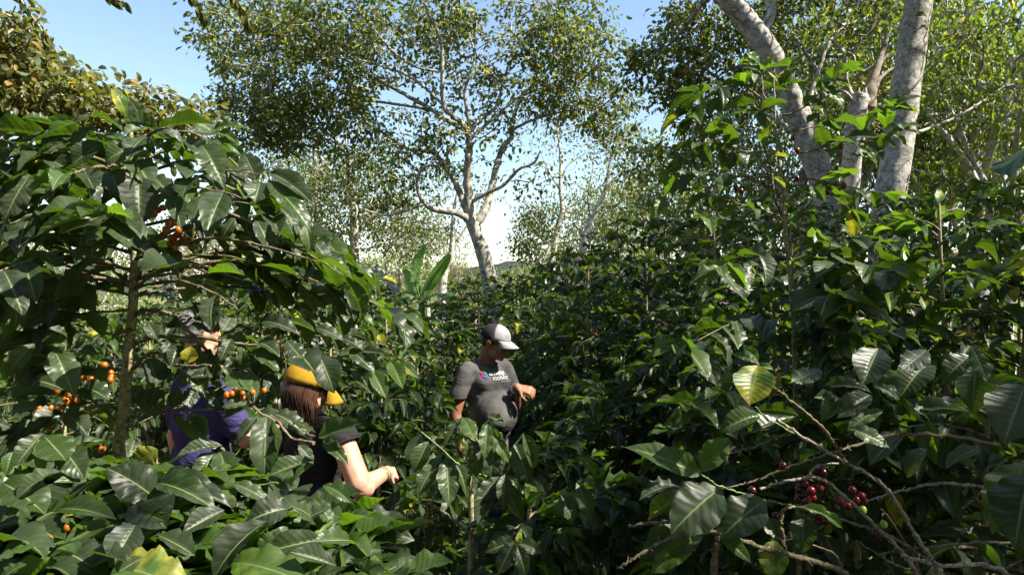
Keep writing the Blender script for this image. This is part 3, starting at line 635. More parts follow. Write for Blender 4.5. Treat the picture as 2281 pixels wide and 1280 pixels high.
# unseen shade trees added outside the frame to block sun and sky light
def blocking_canopy(label, trunk, boxes, leafL=.16, per=22):
    pts = np.vstack([np.stack([R.uniform(a0, a1, n), R.uniform(b0, b1, n), R.uniform(c0, c1, n)], 1) for a0, a1, b0, b1, c0, c1, n in boxes])
    t = A(*trunk); h = np.mean(pts, 0); limbs = [(np.array([t, t*A(1, 1, 0)+A(.1, 0, 2.5), A(t[0], t[1], 4.6), A(t[0], t[1], 6.2)]), np.array([.2, .16, .13, .06]))]
    for q in pts[R.choice(len(pts), 7)]: limbs.append((np.array([A(t[0], t[1], 4.2), (A(t[0], t[1], 4.6)+q)/2 + A(0, 0, .3), q]), np.array([.09, .06, .02])))
    return grow_tree('shade_tree', label, limbs, pts, M['tree_leaf'], M['bark_grey'], M['bark_grey'], leafL, per, .6, tp=.1, ts='tree', hang=.2, sun=True)
blocking_canopy('unseen shade tree added outside the right edge to shade the coffee rows', (7.5, 4.0, -.1), [(4.2, 10, -1.6, 8.2, 5.4, 7.6, 1000), (10, 14, 3, 12, 5.5, 9, 420)])
blocking_canopy('unseen dense tree added beyond the right edge as a leaf wall against the low sky', (12, 2, -.1), [(10.5, 13.5, -3, 11, .3, 6, 700)], .24)  # this and the next two: leaf walls put in to cut bright horizon light
blocking_canopy('unseen dense tree added well behind the photographer as a leaf wall against the low sky', (-3, -6, -.1), [(-9, 9, -7.5, -4.5, .3, 7, 900)], .24)
blocking_canopy('unseen dense tree added outside the left edge as a leaf wall against the low sky', (-10, 2, -.1), [(-12, -8, -4, 5, .3, 7, 600)], .24)
blocking_canopy('unseen shade tree added behind the photographer, its broad crown blocking the sky', (2.0, -3.5, -.1), [(-6, 8, -6, -.9, 3.6, 6.5, 900)])
blocking_canopy('unseen shade tree added outside the left edge to block the sky overhead', (-6.0, .5, -.1), [(-9, -2.4, -.9, 4.5, 5.4, 7.5, 600)])

# ------------------------------------------------------------------ banana plant
root = empty('banana_plant', P(940, 640, 12)*A(1, 1, 0), 'banana plant with two upright torn leaves and drooping ones beside the dead trunk', 'banana plant')
g = Geo(); g.tube(catmull([P(940, 640, 12)*A(1, 1, 0), P(938, 740, 12), P(940, 660, 12)], 5), np.linspace(.11, .05, 11), 9, 0, 3, .02); g.build('stem', M['green_twig'], root)
def banana_leaf(pts, wmax, nvec, torn=.4, seed=0):
    c = catmull(pts, 9); m = len(c); t = nrm(np.gradient(c, axis=0)); V, Fq = [], []; r = random.Random(seed); n = 0
    u = np.linspace(0, 1, m); wv = wmax*np.clip(np.sin(np.pi*np.clip(u*.93+.05, 0, 1)), 0, 1)**.55
    for sg in (-1, 1):
        slit = 0.
        for i in range(m-1):
            if r.random() < torn: slit = r.uniform(-.35, .35)
            row = []
            for j, e in ((i, 0), (i+1, 1)):
                side = nrm(np.cross(t[j], nvec)); n_ = nrm(np.cross(side, t[j]))
                for k in range(5):
                    f = k/4; gap = (.035 if e == 0 else -.035)*wmax*8*torn*f*np.linalg.norm(c[i+1]-c[i])
                    row.append(c[j] + t[j]*(f*wv[j]*.35 + gap) + side*sg*f*wv[j] + n_*(.28*f - .5*f*f + slit*f*f)*wv[j])
            V += row; Fq += [(n+k, n+k+1, n+5+k+1, n+5+k) for k in range(4)]; n += 10
    lf = np.zeros((len(V), 3)); lf[:, 2] = .5
    o = mesh_obj('leaf', np.array(V), np.array(Fq), M['banana'], root, attrs={'lf': lf, 'tint': np.full(len(V), .15)})
    g = Geo(); g.tube(c, np.linspace(.022, .006, m), 6); gg = g.build('midrib', M['green_twig'], root); gg.parent = o
cv = A(0, -1, .1)
banana_leaf([P(935, 665, 12), P(925, 620, 12), P(932, 580, 12), P(948, 545, 11.9)], .10, A(.8, -1, 0), .6, 1)
banana_leaf([P(940, 668, 12), P(955, 635, 12), P(978, 600, 11.9), P(1002, 566, 11.8)], .115, A(-.2, -1, 0), .06, 2)
banana_leaf([P(940, 668, 12), P(975, 655, 11.8), P(1000, 662, 11.6), P(1018, 690, 11.4)], .15, A(.1, -.5, 1), .3, 3)
banana_leaf([P(945, 680, 12), P(975, 678, 11.7), P(1000, 686, 11.4), P(1025, 712, 11.2)], .14, A(.1, -.5, 1), .3, 4)
banana_leaf([P(938, 670, 12), P(915, 655, 12), P(890, 660, 12), P(868, 685, 12)], .13, A(-.1, -.5, 1), .3, 5)
banana_leaf([P(938, 672, 12), P(925, 650, 12.4), P(910, 620, 12.8), P(900, 600, 13)], .11, A(-.5, -1, .3), .4, 6)

# ------------------------------------------------------------------ coffee rows
def cp(px, d, top, spread, label, **kw):
    p = P(px, 640, d); h = EYE - (top-640)/F*d
    kw.setdefault('leafL', .15)
    return coffee(p[0], p[1], h, spread, label, group=kw.pop('group', None), **kw)
far_ = dict(q='low', nb=64, tintp=.02)
G1 = 'coffee bushes in the rows behind the man'
cp(620, 8, 575, .95, 'coffee bush far left in the row, under the grey straight tree', **far_, group=G1)
cp(770, 9, 600, .95, 'coffee bush below the double stemmed tree', **far_, group=G1)
cp(890, 9.5, 665, .9, 'coffee bush in front of the dead white trunk', cherry='cherry_yellow', ncl=10, **far_, group=G1)
cp(985, 10, 670, .9, 'coffee bush under the drooping banana leaves', **far_, group=G1)
cp(1065, 9, 615, .8, 'coffee bush with orange cherries at the foot of the central tree', cherry='cherry_yellow', ncl=14, **far_, group=G1)
cp(1160, 9.5, 600, .9, 'coffee bush with orange cherries right of the central trunk', cherry='cherry_yellow', ncl=14, **far_, group=G1)
cp(1265, 8.3, 535, 1.0, 'dark coffee bush where the right slope begins, under the bare white tree', **far_, group=G1)
cp(1375, 8, 492, 1.0, 'dark coffee bush second along the top of the right slope', **far_, group=G1)
cp(1490, 7.8, 462, 1.0, 'dark coffee bush third along the top of the right slope', **far_, group=G1)
cp(1620, 7.6, 440, 1.0, 'dark coffee bush below the young shoot, top of the slope', **far_, group=G1)
cp(1780, 7.4, 430, 1.0, 'dark coffee bush in front of the leaning trunk foot', **far_, group=G1)
cp(1950, 7.2, 415, 1.0, 'dark coffee bush in front of the thick trunk foot', **far_, group=G1)
cp(2120, 7, 400, 1.0, 'coffee bush right of the thick trunk foot', **far_, group=G1)
cp(2270, 7, 395, 1.0, 'coffee bush at the right edge in the back row', **far_, group=G1)
md = dict(q='mid', nb=56)
G2 = 'coffee bushes lining the picking lane'
cp(990, 6.4, 735, .8, 'coffee bush directly left behind the capped man', **md, group=G2)
cp(860, 5.6, 680, .85, 'coffee bush left of the lane between the woman and the man', **md, group=G2)
cp(735, 5.0, 590, .85, 'sunlit coffee bush with dark red cherries above the yellow cap', cherry='cherry_dark', ncl=14, **md, group=G2)
cp(600, 4.8, 560, .85, 'coffee bush behind the crown edge of the left coffee tree', cherry='cherry_dark', ncl=8, **md, group=G2)
cp(430, 5.2, 640, .9, 'coffee bush behind the grey haired picker', **md, group=G2)
cp(150, 5.0, 640, .9, 'coffee bush behind the lichen covered stem at far left', **md, group=G2)
cp(1190, 6.6, 670, .85, 'coffee bush behind the cap of the man', cherry='cherry_yellow', ncl=6, **md, group=G2)
cp(1310, 5.8, 580, .9, 'dark coffee bush loaded with red cherries right of the man', cherry='cherry_red', ncl=26, **md, group=G2)
cp(1440, 5.4, 540, .9, 'dark coffee bush behind the red cherry branches', cherry='cherry_red', ncl=12, **md, group=G2)
cp(1590, 5.2, 480, .9, 'dark coffee bush in the middle of the right slope', **md, group=G2)
cp(1760, 5.0, 450, .9, 'dark coffee bush under the young shoot', **md, group=G2)
cp(1950, 4.8, 440, .9, 'coffee bush with backlit leaves below the thick trunk', young=.3, **md, group=G2)
cp(2150, 4.6, 430, .9, 'coffee bush with backlit leaves near the right edge', young=.5, **md, group=G2)
G3 = 'coffee bushes nearest the lane'
cp(1330, 4.3, 840, .75, 'low dark coffee bush right of the man, shading the lane', cherry='cherry_red', ncl=5, **md, group=G3)
cp(1470, 3.9, 800, .75, 'dark coffee bush right of the lane in deep shade', **md, group=G3)
cp(1560, 3.9, 660, .75, 'coffee bush with long drooping leaves in the middle right', **md, group=G3)
cp(1720, 3.4, 560, .7, 'coffee bush standing behind the bare twigs', cherry='cherry_dark', ncl=8, **md, group=G3)
cp(1900, 3.1, 500, .7, 'tall coffee bush right of the young shoot', cherry='cherry_dark', ncl=6, young=.25, **md, group=G3)
cp(2090, 2.9, 440, .65, 'coffee bush with a crown of bright young leaves at right', cherry='cherry_dark', ncl=8, young=.4, **md, group=G3)
cp(2290, 2.7, 520, .6, 'tall coffee bush cut by the right edge', young=.3, **md, group=G3)
cp(930, 4.3, 800, .6, 'coffee bush between the reaching arm and the man', cherry='cherry_red', ncl=4, **md, group=G3)
cp(850, 3.9, 850, .5, 'coffee bush the woman is reaching into', **md, group=G3)
cp(1220, 3.3, 960, .5, 'low leafy coffee bush in front of the right side of the man', **md, group=G3)
cp(960, 2.9, 1060, .45, 'low shaded coffee bush below the reaching hand', **md, group=G3)
cp(1330, 2.5, 1080, .45, 'low dark coffee bush at the bottom right of the lane', **md, group=G3)
cp(1180, 2.3, 1130, .35, 'small dark coffee bush at the bottom of the lane', **md, group=G3)
cp(1620, 2.4, 960, .5, 'shaded coffee bush behind the bare right hand twigs', cherry='cherry_dark', ncl=5, **md, group=G3)
cp(1900, 2.2, 860, .5, 'dark coffee bush behind the cherry cluster twigs', cherry='cherry_dark', ncl=5, **md, group=G3)
cp(2200, 2.0, 800, .5, 'dark large leaved coffee bush at lower right', **md, group=G3)
print('coffee', time.time()-T0)
# more bushes filling the ground on the left, far
G4 = 'coffee bushes far left beyond the near rows'
for i, (px, d, top, lb) in enumerate([(40, 7, 690, 'coffee bush at the far left edge, lowest in the pale gap'), (250, 8, 700, 'coffee bush behind the lichen stem, second from the left edge'), (330, 6.5, 670, 'coffee bush just right of the lichen covered stem, far back'),
        (480, 9, 660, 'coffee bush behind the grey haired head'), (-60, 10, 660, 'coffee bush far back cut by the left edge'), (140, 12, 650, 'farthest coffee bush in the pale gap at left'), (560, 11, 640, 'far coffee bush under the warm toned tree'),
        (850, 14, 630, 'far coffee bush left of the dead white trunk'), (1030, 15, 625, 'far coffee bush between banana and central trunk'), (1130, 16, 606, 'far coffee bush right of the central trunk'), (1310, 10, 600, 'far coffee bush hidden behind the start of the slope'), (1430, 10, 590, 'far coffee bush below the forked white tree'), (1560, 10, 570, 'far coffee bush behind the middle of the slope'), (1220, 12, 590, 'far coffee bush at the foot of the bare white tree'), (1330, 6.9, 640, 'coffee bush in the heart of the dark slope'), (1480, 6.6, 640, 'coffee bush deep in the dark slope, right of its heart'), (380, 14, 650, 'far coffee bush below the olive tree')]):
    cp(px, d, top, 1.0, lb, **far_, group=G4)

# ------------------------------------------------------------------ near coffee plants: leaf by leaf
def hero_plant(label, loc, cat='coffee plant'):
    return empty('coffee_plant', loc, label, cat)
def twig(parent, pts, r0, r1, mat='coffee_twig', name='branch', knob=.3, seg=7, n=6):
    g = Geo(); c = catmull([P(*q) for q in pts], n); c = c + R.normal(0, .0009, c.shape)
    g.tube(c, np.linspace(r0, r1, len(c)), seg, knob*1.3, 4, .09)
    if parent is not None and mat != 'green_twig':
        for i in range(2, len(c)-2, 4):
            for sg in (-1, 1):
                if random.random() < .35: continue
                f = nrm(c[i+1]-c[i-1]); sd = nrm(np.cross(f, A(0, 0, 1)) + A(0, 0, uni(-.8, .8))); L = uni(.003, .014); rr = np.interp(i, [0, len(c)], [r0, r1])
                g.tube([c[i] + sd*sg*rr*.5, c[i] + sd*sg*(rr + L) + f*L*.4], A(.0017, .0009), 5)
    g.build(name, M[mat], parent); return c
def zl(LV, sc, ox, oy, rows, dflt):
    """rows in enlarged-crop pixels: bx, by, tx, ty, width, depth, [depth tip, roll, tint, face]"""
    for q in rows:
        bx, by, tx, ty, wd = q[:5]; d = q[5] if len(q) > 5 and q[5] else dflt; dt = q[6] if len(q) > 6 and q[6] else d - uni(.0, .05)
        roll = q[7] if len(q) > 7 and q[7] is not None else uni(-.35, .35); ti = q[8] if len(q) > 8 else uni(0, .1); fc = q[9] if len(q) > 9 else .55
        hero_leaf(LV, (ox + bx/sc, oy + by/sc), (ox + tx/sc, oy + ty/sc), d, dt, wd, roll, ti, None, fc*.78)
def branch_leaves(LV, c, L, sp=.05, s0=.3, young=.1, wd=.46, droop=.5, skip=.12, size=1.):
    """pairs of leaves along a branch polyline"""
    seg = np.linalg.norm(np.diff(c, axis=0), axis=1); cum = np.concatenate([[0], np.cumsum(seg)]); tot = cum[-1]; s = s0*tot
    while s < tot:
        k = min(int(np.searchsorted(cum, s)), len(c)-1); f = nrm(c[k]-c[k-1]); side = nrm(np.cross(f, A(0, 0, 1)))
        for sg in (-1, 1):
            if random.random() < skip: continue
            d = nrm(f*uni(.2, .8) + side*sg*uni(.6, 1.) + A(0, 0, -uni(-.1, droop*1.5))); ti = uni(.15, .45) if random.random() < young else uni(0, .08)
            if random.random() < .02: ti = uni(.6, .9)
            LV.add(c[k], d, perp_normal(d, jit=.3), L*uni(.65, 1.15)*size, wd*uni(.9, 1.12), ti)
        s += sp*uni(.8, 1.25)
    f = nrm(c[-1]-c[-2]); side = nrm(np.cross(f, A(0, 0, 1)))
    for sg in (-1, 1): d = nrm(f + side*sg*.5); LV.add(c[-1], d, perp_normal(d, jit=.2), L*.7, .4, uni(.1, .4))

# --- tall left plant with lichen covered stem
D = 1.78
base = P(262, 1100, D)*A(1, 1, 0)
root = hero_plant('tall coffee plant with lichen covered stem and orange cherries standing at the left', base)
g = Geo(); st = catmull([base, P(258, 1250, D), P(268, 1030, D), P(280, 860, D), P(295, 700, D), P(300, 600, D), P(302, 520, D), P(296, 400, D), P(292, 300, D), P(288, 265, D)], 8)
g.tube(st, np.interp(np.linspace(0, 9, len(st)), range(10), [.020, .019, .0175, .0145, .0120, .0112, .0085, .007, .005, .003]), 12, .06, 5, .04); g.build('trunk', M['coffee_trunk'], root)
LV = Leaves()
BR = [([(300, 700), (330, 690), (380, 700), (430, 745), (480, 800), (510, 840)], .0075, .0035, -.1, 0), ([(300, 765), (335, 752), (380, 748), (450, 750), (520, 765), (600, 770), (680, 785), (760, 800)], .0075, .003, -.05, 1),
      ([(297, 820), (320, 795), (350, 785), (380, 810), (420, 815), (470, 812)], .006, .003, -.15, 0), ([(310, 930), (340, 922), (400, 912), (450, 912), (510, 912)], .006, .003, -.1, 0),
      ([(400, 910), (440, 885), (480, 868), (510, 858)], .004, .002, -.15, 0), ([(303, 935), (325, 965), (345, 1010), (355, 1070)], .005, .0035, -.1, 0),
      ([(262, 910), (230, 902), (150, 920), (80, 940), (0, 975)], .0065, .003, -.05, 1), ([(268, 945), (230, 910), (190, 880), (165, 860)], .0045, .003, .05, 1),
      ([(258, 1010), (235, 1008), (200, 1015), (170, 1022)], .0055, .003, .0, 0), ([(275, 825), (230, 820), (180, 822), (110, 800)], .004, .002, .1, 1), ([(272, 850), (255, 820), (250, 790), (235, 770)], .0035, .002, .1, 0),
      ([(520, 765), (530, 800), (535, 830)], .004, .003, -.1, 0), ([(480, 800), (510, 850), (545, 880), (580, 920), (605, 950)], .0035, .002, -.2, 0),
      ([(300, 640), (250, 600), (200, 560), (120, 500), (60, 480)], .005, .002, 0, 1), ([(305, 610), (350, 590), (420, 570), (500, 570), (580, 590)], .005, .002, 0, 1), ([(302, 560), (360, 520), (440, 470), (520, 450), (600, 460)], .005, .002, -.1, 1),
      ([(298, 530), (240, 480), (170, 430), (80, 400), (0, 420)], .0045, .002, -.1, 1), ([(298, 480), (350, 430), (420, 400), (500, 380), (580, 390)], .004, .002, -.1, 1), ([(296, 430), (230, 390), (150, 360), (60, 350), (-20, 370)], .004, .002, 0, 1),
      ([(294, 390), (340, 350), (400, 330), (470, 320)], .0035, .002, -.05, 1), ([(292, 350), (240, 320), (180, 305), (110, 310)], .0035, .002, .05, 1), ([(300, 600), (400, 580), (520, 560), (640, 590), (760, 660)], .005, .002, .1, 1), ([(300, 660), (420, 640), (540, 640), (660, 680), (760, 740)], .005, .002, .2, 1),
      ([(300, 640), (200, 620), (100, 630), (0, 660), (-60, 700)], .005, .002, .15, 1), ([(300, 560), (420, 500), (560, 480), (700, 520), (800, 600)], .005, .002, .2, 1), ([(298, 500), (200, 480), (100, 520), (0, 580)], .004, .002, .15, 1), ([(300, 690), (180, 700), (80, 740), (10, 800)], .004, .002, .12, 1)]
for pts, r0, r1, dd, lv in BR:
    n = len(pts); c = twig(root, [(a_, b_, D + dd*k/(n-1)*1.6) for k, (a_, b_) in enumerate(pts)], r0*.8, r1*.8)
    if lv: branch_leaves(LV, c, .150, .045, .25, .1)
for k in range(25):
    a_ = k*2.4; ox_, od_ = math.cos(a_), math.sin(a_); sy_ = 300 + 330*(k/24); L_ = (230 + 330*(k/24)**.7)*uni(.75, 1.05); x1 = 297 + ox_*L_*1.05 + (60 if ox_ > 0 else 0)
    yt = np.interp(x1, [-200, 0, 150, 290, 450, 600, 750, 900], [420, 350, 300, 250, 310, 420, 560, 700]); y1 = max(yt, sy_ - 60 + abs(ox_)*L_*.25) + uni(0, 40)
    d1 = D + od_*L_/F*D*.8; d1 = max(d1, 1.15)
    c = twig(root, [(297, sy_+30, D), (297 + (x1-297)*.4, sy_ - 20 + (y1-sy_)*.1, D + (d1-D)*.4), (297 + (x1-297)*.75, sy_ - 15 + (y1-sy_)*.6, D + (d1-D)*.75), (x1, y1, d1)], .0045, .0016)
    branch_leaves(LV, c, .138, .05, .35, .10, .44, .5, .15)
for k in range(7):
    sg = -1 if k % 2 else 1; y0 = uni(590, 680); L_ = uni(160, 420); od = uni(-.45, .5)
    c = twig(root, [(298, y0, D), (298 + sg*L_*.4, y0 - 15, D + od*.4), (298 + sg*L_*.75, y0 + 10, D + od*.75), (298 + sg*L_, y0 + uni(20, 60), D + od)], .004, .0016); branch_leaves(LV, c, .145, .05, .25, .06, .46, .7, .12)
# the upper umbrella, leaf by leaf
zl(LV, 2.56, 0, 150, [(725, 285, 652, 108, .5, 0, 0, .1, .62, .7), (832, 335, 738, 190, .62, 0, 0, 0, 0, .8), (818, 345, 712, 395, .62, 0, 0, 0, .2), (740, 462, 530, 362, .34, 0, 0, .5, .25), (745, 465, 590, 520, .78, 1.7, 1.66, 0, .2, .8),
 (770, 540, 855, 640, .62, 1.66, 1.6, 0, .12, .8), (765, 542, 535, 655, .34, 1.7, 0, .3, .62), (588, 432, 418, 555, .58, 0, 0, 0, .02, .7), (548, 340, 383, 445, .5, 0, 0, 0, .02), (440, 318, 275, 384, .36, 0, 0, .2, .3),
 (300, 316, 130, 248, .32, 0, 0, .2), (235, 515, 490, 620, .34, 0, 0, .3), (435, 550, 615, 600, .42, 0, 0, .2, .1), (180, 528, -40, 500, .4), (172, 615, 12, 858, .5, 1.62, 1.58, .1, .03, .8), (440, 690, 135, 738, .32, 1.7, 1.66, .2, .12),
 (585, 852, 800, 1020, .5, 1.6, 1.58, 0, .08, .85), (588, 930, 698, 1000, .62, 1.6, 1.6, 0, .12, .85), (690, 940, 865, 1060, .48, 1.62, 1.6, 0, .06, .7), (790, 625, 795, 865, .62, 1.62, 1.56, 0, .0, .8), (865, 618, 1010, 758, .42, 1.64, 1.6, 0, .08, .7), (985, 738, 1032, 888, .5, 1.62, 1.58, 0, .1, .8),
 (1150, 445, 1275, 630, .52, 1.68, 1.62, 0, .08, .8), (1060, 425, 1175, 525, .45, 0, 0, .1, .05), (1040, 540, 1068, 625, .6, 0, 0, 0, .08, .8), (1462, 645, 1395, 485, .78, 1.68, 1.66, 0, .0, .8), (1225, 398, 1410, 492, .26, 0, 0, .3, .25), (1215, 355, 1415, 310, .3, 0, 0, .3, .2),
 (1215, 378, 1095, 300, .45, 0, 0, 0, .3), (1060, 430, 885, 395, .42), (1215, 370, 1350, 395, .26, 0, 0, 0, .35), (1485, 655, 1455, 758, .95, 1.62, 1.58, 0, .08, .8), (1540, 600, 1785, 758, .34, 1.66, 1.6, .2), (1550, 608, 1665, 632, .4, 0, 0, .1, .1), (1530, 650, 1775, 890, .34, 1.62, 1.56, .1),
 (1335, 742, 1138, 845, .42, 1.64, 1.6, .2), (1215, 785, 1245, 905, .5, 1.62, 1.58, .1, .05), (560, 900, 440, 968, .4, 1.62, 1.6, 0, .4), (500, 938, 478, 1102, .4, 1.62, 1.6, 0, .35), (820, 330, 915, 390, .4, 0, 0, .3, .1), (520, 300, 700, 290, .3), (560, 290, 430, 320, .35), (880, 400, 1040, 440, .45, 0, 0, 0, .15),
 (850, 520, 990, 545, .35, 0, 0, 0, .3), (800, 440, 880, 470, .6, 0, 0, 0, .25), (700, 660, 560, 780, .4), (300, 880, 230, 960, .6, 1.62), (160, 800, 30, 870, .42, 0, 0, 0, .2), (60, 450, 180, 520, .35, 0, 0, 0, .35), (330, 410, 170, 470, .45), (400, 420, 250, 500, .4), (1000, 640, 1130, 760, .4), (1100, 620, 1300, 700, .35),
 (1280, 560, 1400, 650, .45), (1340, 860, 1240, 1000, .5), (1460, 870, 1560, 1060, .45), (1600, 800, 1720, 960, .5), (1680, 870, 1760, 1040, .42, 0, 0, 0, .1), (1750, 900, 1770, 1040, .6, 0, 0, 0, .2, .8), (1160, 870, 1080, 990, .5), (1000, 900, 1160, 1060, .4), (900, 1020, 1060, 1150, .42), (1200, 900, 1160, 1040, .5), (620, 860, 480, 800, .5), (690, 800, 600, 700, .4)], D-.06)
# middle and lower sprigs
zl(LV, 2., 0, 640, [(310, 260, 180, 215, .5, 1.6, 0, 0, .12, .8), (155, 250, 8, 392, .45, 1.5, 1.45, 0, .12, .8), (240, 275, 328, 462, .52, 1.5, 1.46, 0, .12, .8), (160, 415, 278, 445, .75, 1.55, 0, 0, 0, .8), (300, 280, 420, 260, .34, 1.6, 0, 0, .05), (300, 225, 230, 165, .5, 1.6),
 (856, 368, 912, 474, .62, 1.6, 1.58, 0, .1, .85), (852, 262, 838, 342, .85, 1.6, 1.6, 0, .95, .85), (1075, 263, 1082, 376, .42, 1.6, 1.6, 0, .1, .85), (1022, 378, 1112, 472, .6, 1.55, 1.5, 0, .2, .8), (1085, 388, 1142, 472, .5, 1.55, 1.5, 0, .2, .8), (1180, 385, 1215, 485, .6, 1.6, 1.58, 0, .02, .8),
 (360, 440, 480, 480, .7, 1.62, 0, 0, 0, .7), (50, 550, 155, 530, .8, 1.5, 0, 0, .05, .7), (300, 560, 390, 650, .6, 1.6, 0, 0, 0, .7), (610, 585, 590, 640, .6, 1.6, 1.6, 0, .0, .8), (606, 665, 575, 745, .55, 1.58), (840, 560, 910, 680, .6, 1.7, 1.7, 0, .3, .8), (950, 400, 850, 380, .45, 1.6), (800, 380, 830, 440, .6, 1.65), (1330, 290, 1400, 375, .9, 1.6, 1.55, 0, .0, .8), (1420, 300, 1490, 450, .6, 1.6, 1.55, 0, 0, .8), (1140, 280, 1250, 370, .5, 1.6), (660, 160, 700, 220, .6, 1.62), (830, 150, 960, 100, .4, 1.65), (500, 230, 620, 170, .4, 1.7)], 1.6)
zl(LV, 2.56, 560, 680, [(325, 258, 328, 372, .62, 1.7, 1.68, 0, .0, .9), (415, 285, 455, 468, .42, 1.7, 1.66, 0, .05, .9), (365, 125, 525, 185, .42, 1.7, 1.68, .2, 0), (30, 245, 172, 372, .7, 1.6, 1.58, 0, 0, .8), (100, 390, 135, 525, .55, 1.6, 1.58, 0, .02, .85), (588, 358, 690, 500, .5, 1.72, 1.68, 0, .05, .85), (688, 368, 768, 520, .48, 1.72, 1.68, 0, .35, .85),
 (795, 318, 862, 470, .5, 1.75, 1.7, 0, .4, .8), (830, 305, 945, 405, .34, 1.75, 1.72, .2, .5, .8), (60, 95, 250, 110, .42, 1.65, 1.6, .2, 0), (180, 100, 360, 130, .35, 1.7), (500, 180, 640, 240, .4, 1.7, 0, .2, 0), (560, 250, 700, 370, .45, 1.7, 0, 0, 0, .8), (620, 260, 770, 290, .36, 1.7, 0, .2, 0), (200, 200, 300, 330, .6, 1.6, 1.58, 0, 0, .8)], 1.7)
zl(LV, 3.2, 250, 660, [(700, 70, 760, 240, .62, 1.62, 1.6, 0, 0, .9), (600, 50, 440, 90, .4, 1.65), (480, 350, 420, 470, .6, 1.65, 1.6, 0, 0, .8), (260, 440, 330, 640, .7, 1.66, 1.62, 0, 0, .9), (380, 500, 360, 640, .6, 1.66, 1.62, 0, 0, .9), (240, 660, 310, 820, .8, 1.7, 1.66, 0, 0, .9), (150, 640, 230, 700, .5, 1.7), (680, 560, 780, 640, .6, 1.66, 0, 0, 0, .9), (820, 420, 900, 560, .6, 1.66, 0, 0, 0, .9), (700, 760, 800, 830, .6, 1.66, 0, 0, 0, .9), (560, 850, 620, 1020, .75, 1.7, 1.68, 0, .3, .9), (450, 850, 520, 940, .5, 1.7, 0, 0, .1, .9), (1010, 400, 1120, 540, .7, 1.6, 0, 0, 0, .9), (1040, 330, 1190, 380, .5, 1.62), (930, 520, 1060, 500, .3, 1.6, 0, .2, .1), (1100, 560, 1180, 700, .62, 1.58, 0, 0, 0, .9), (560, 200, 700, 250, .4, 1.64, 0, 0, 0), (460, 180, 380, 270, .5, 1.66, 0, 0, 0), (620, 335, 560, 480, .6, 1.64, 0, 0, 0, .9), (700, 370, 640, 540, .6, 1.66, 0, 0, 0, .9), (765, 410, 700, 600, .6, 1.66, 0, 0, 0, .9), (545, 370, 470, 500, .6, 1.68, 0, 0, 0, .9), (850, 300, 770, 440, .6, 1.66, 0, 0, 0, .9), (430, 300, 375, 430, .6, 1.66, 0, 0, 0, .9), (600, 640, 520, 800, .6, 1.66, 0, 0, 0, .9), (700, 640, 770, 800, .6, 1.66, 0, 0, 0, .9), (480, 650, 420, 800, .6, 1.66, 0, 0, 0, .9), (900, 640, 850, 790, .6, 1.64, 0, 0, 0, .9), (340, 170, 490, 230, .45, 1.66, 0, 0, 0), (520, 50, 650, 140, .5, 1.66, 0, 0, 0), (640, 480, 560, 620, .6, 1.64, 0, 0, 0, .9), (330, 640, 260, 780, .6, 1.66, 0, 0, 0, .9), (800, 500, 880, 640, .6, 1.64, 0, 0, 0, .9), (860, 130, 780, 260, .6, 1.64, 0, 0, 0, .9)], 1.65)
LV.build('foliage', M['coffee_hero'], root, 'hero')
def zpt(sc, ox, oy, L, d): return [P(ox+a_/sc, oy+b_/sc, d+uni(-.01, .01)) for a_, b_ in L]
cherries(root, zpt(2.56, 0, 150, [(962, 893), (996, 884), (1017, 926), (944, 927)], 1.66), .0082, M['cherry_yellow'], seg=12)
for c_, n_ in (((1020, 985), 6), ((1080, 975), 5), ((945, 820), 6), ((1000, 1000), 5), ((430, 775), 3), ((495, 790), 3)): cherries(root, cluster_pts(P(c_[0]/2.56, 150+c_[1]/2.56, 1.72), n_, .014), .008, M['cherry_yellow'])
for c_, n_ in (((360, 420), 5), ((310, 480), 6), ((220, 545), 7), ((180, 600), 5), ((120, 640), 5), ((490, 370), 4)):
    cherries(root, cluster_pts(P(c_[0]/2, 640+c_[1]/2, 1.7), n_, .015), .008, M['cherry_yellow'])
cherries(root, [P(456/2, 640+718/2, 1.65), P(630/2, 640+702/2, 1.65), P(1265/2, 640+268/2, 1.6)], .008, M['cherry_yellow'])

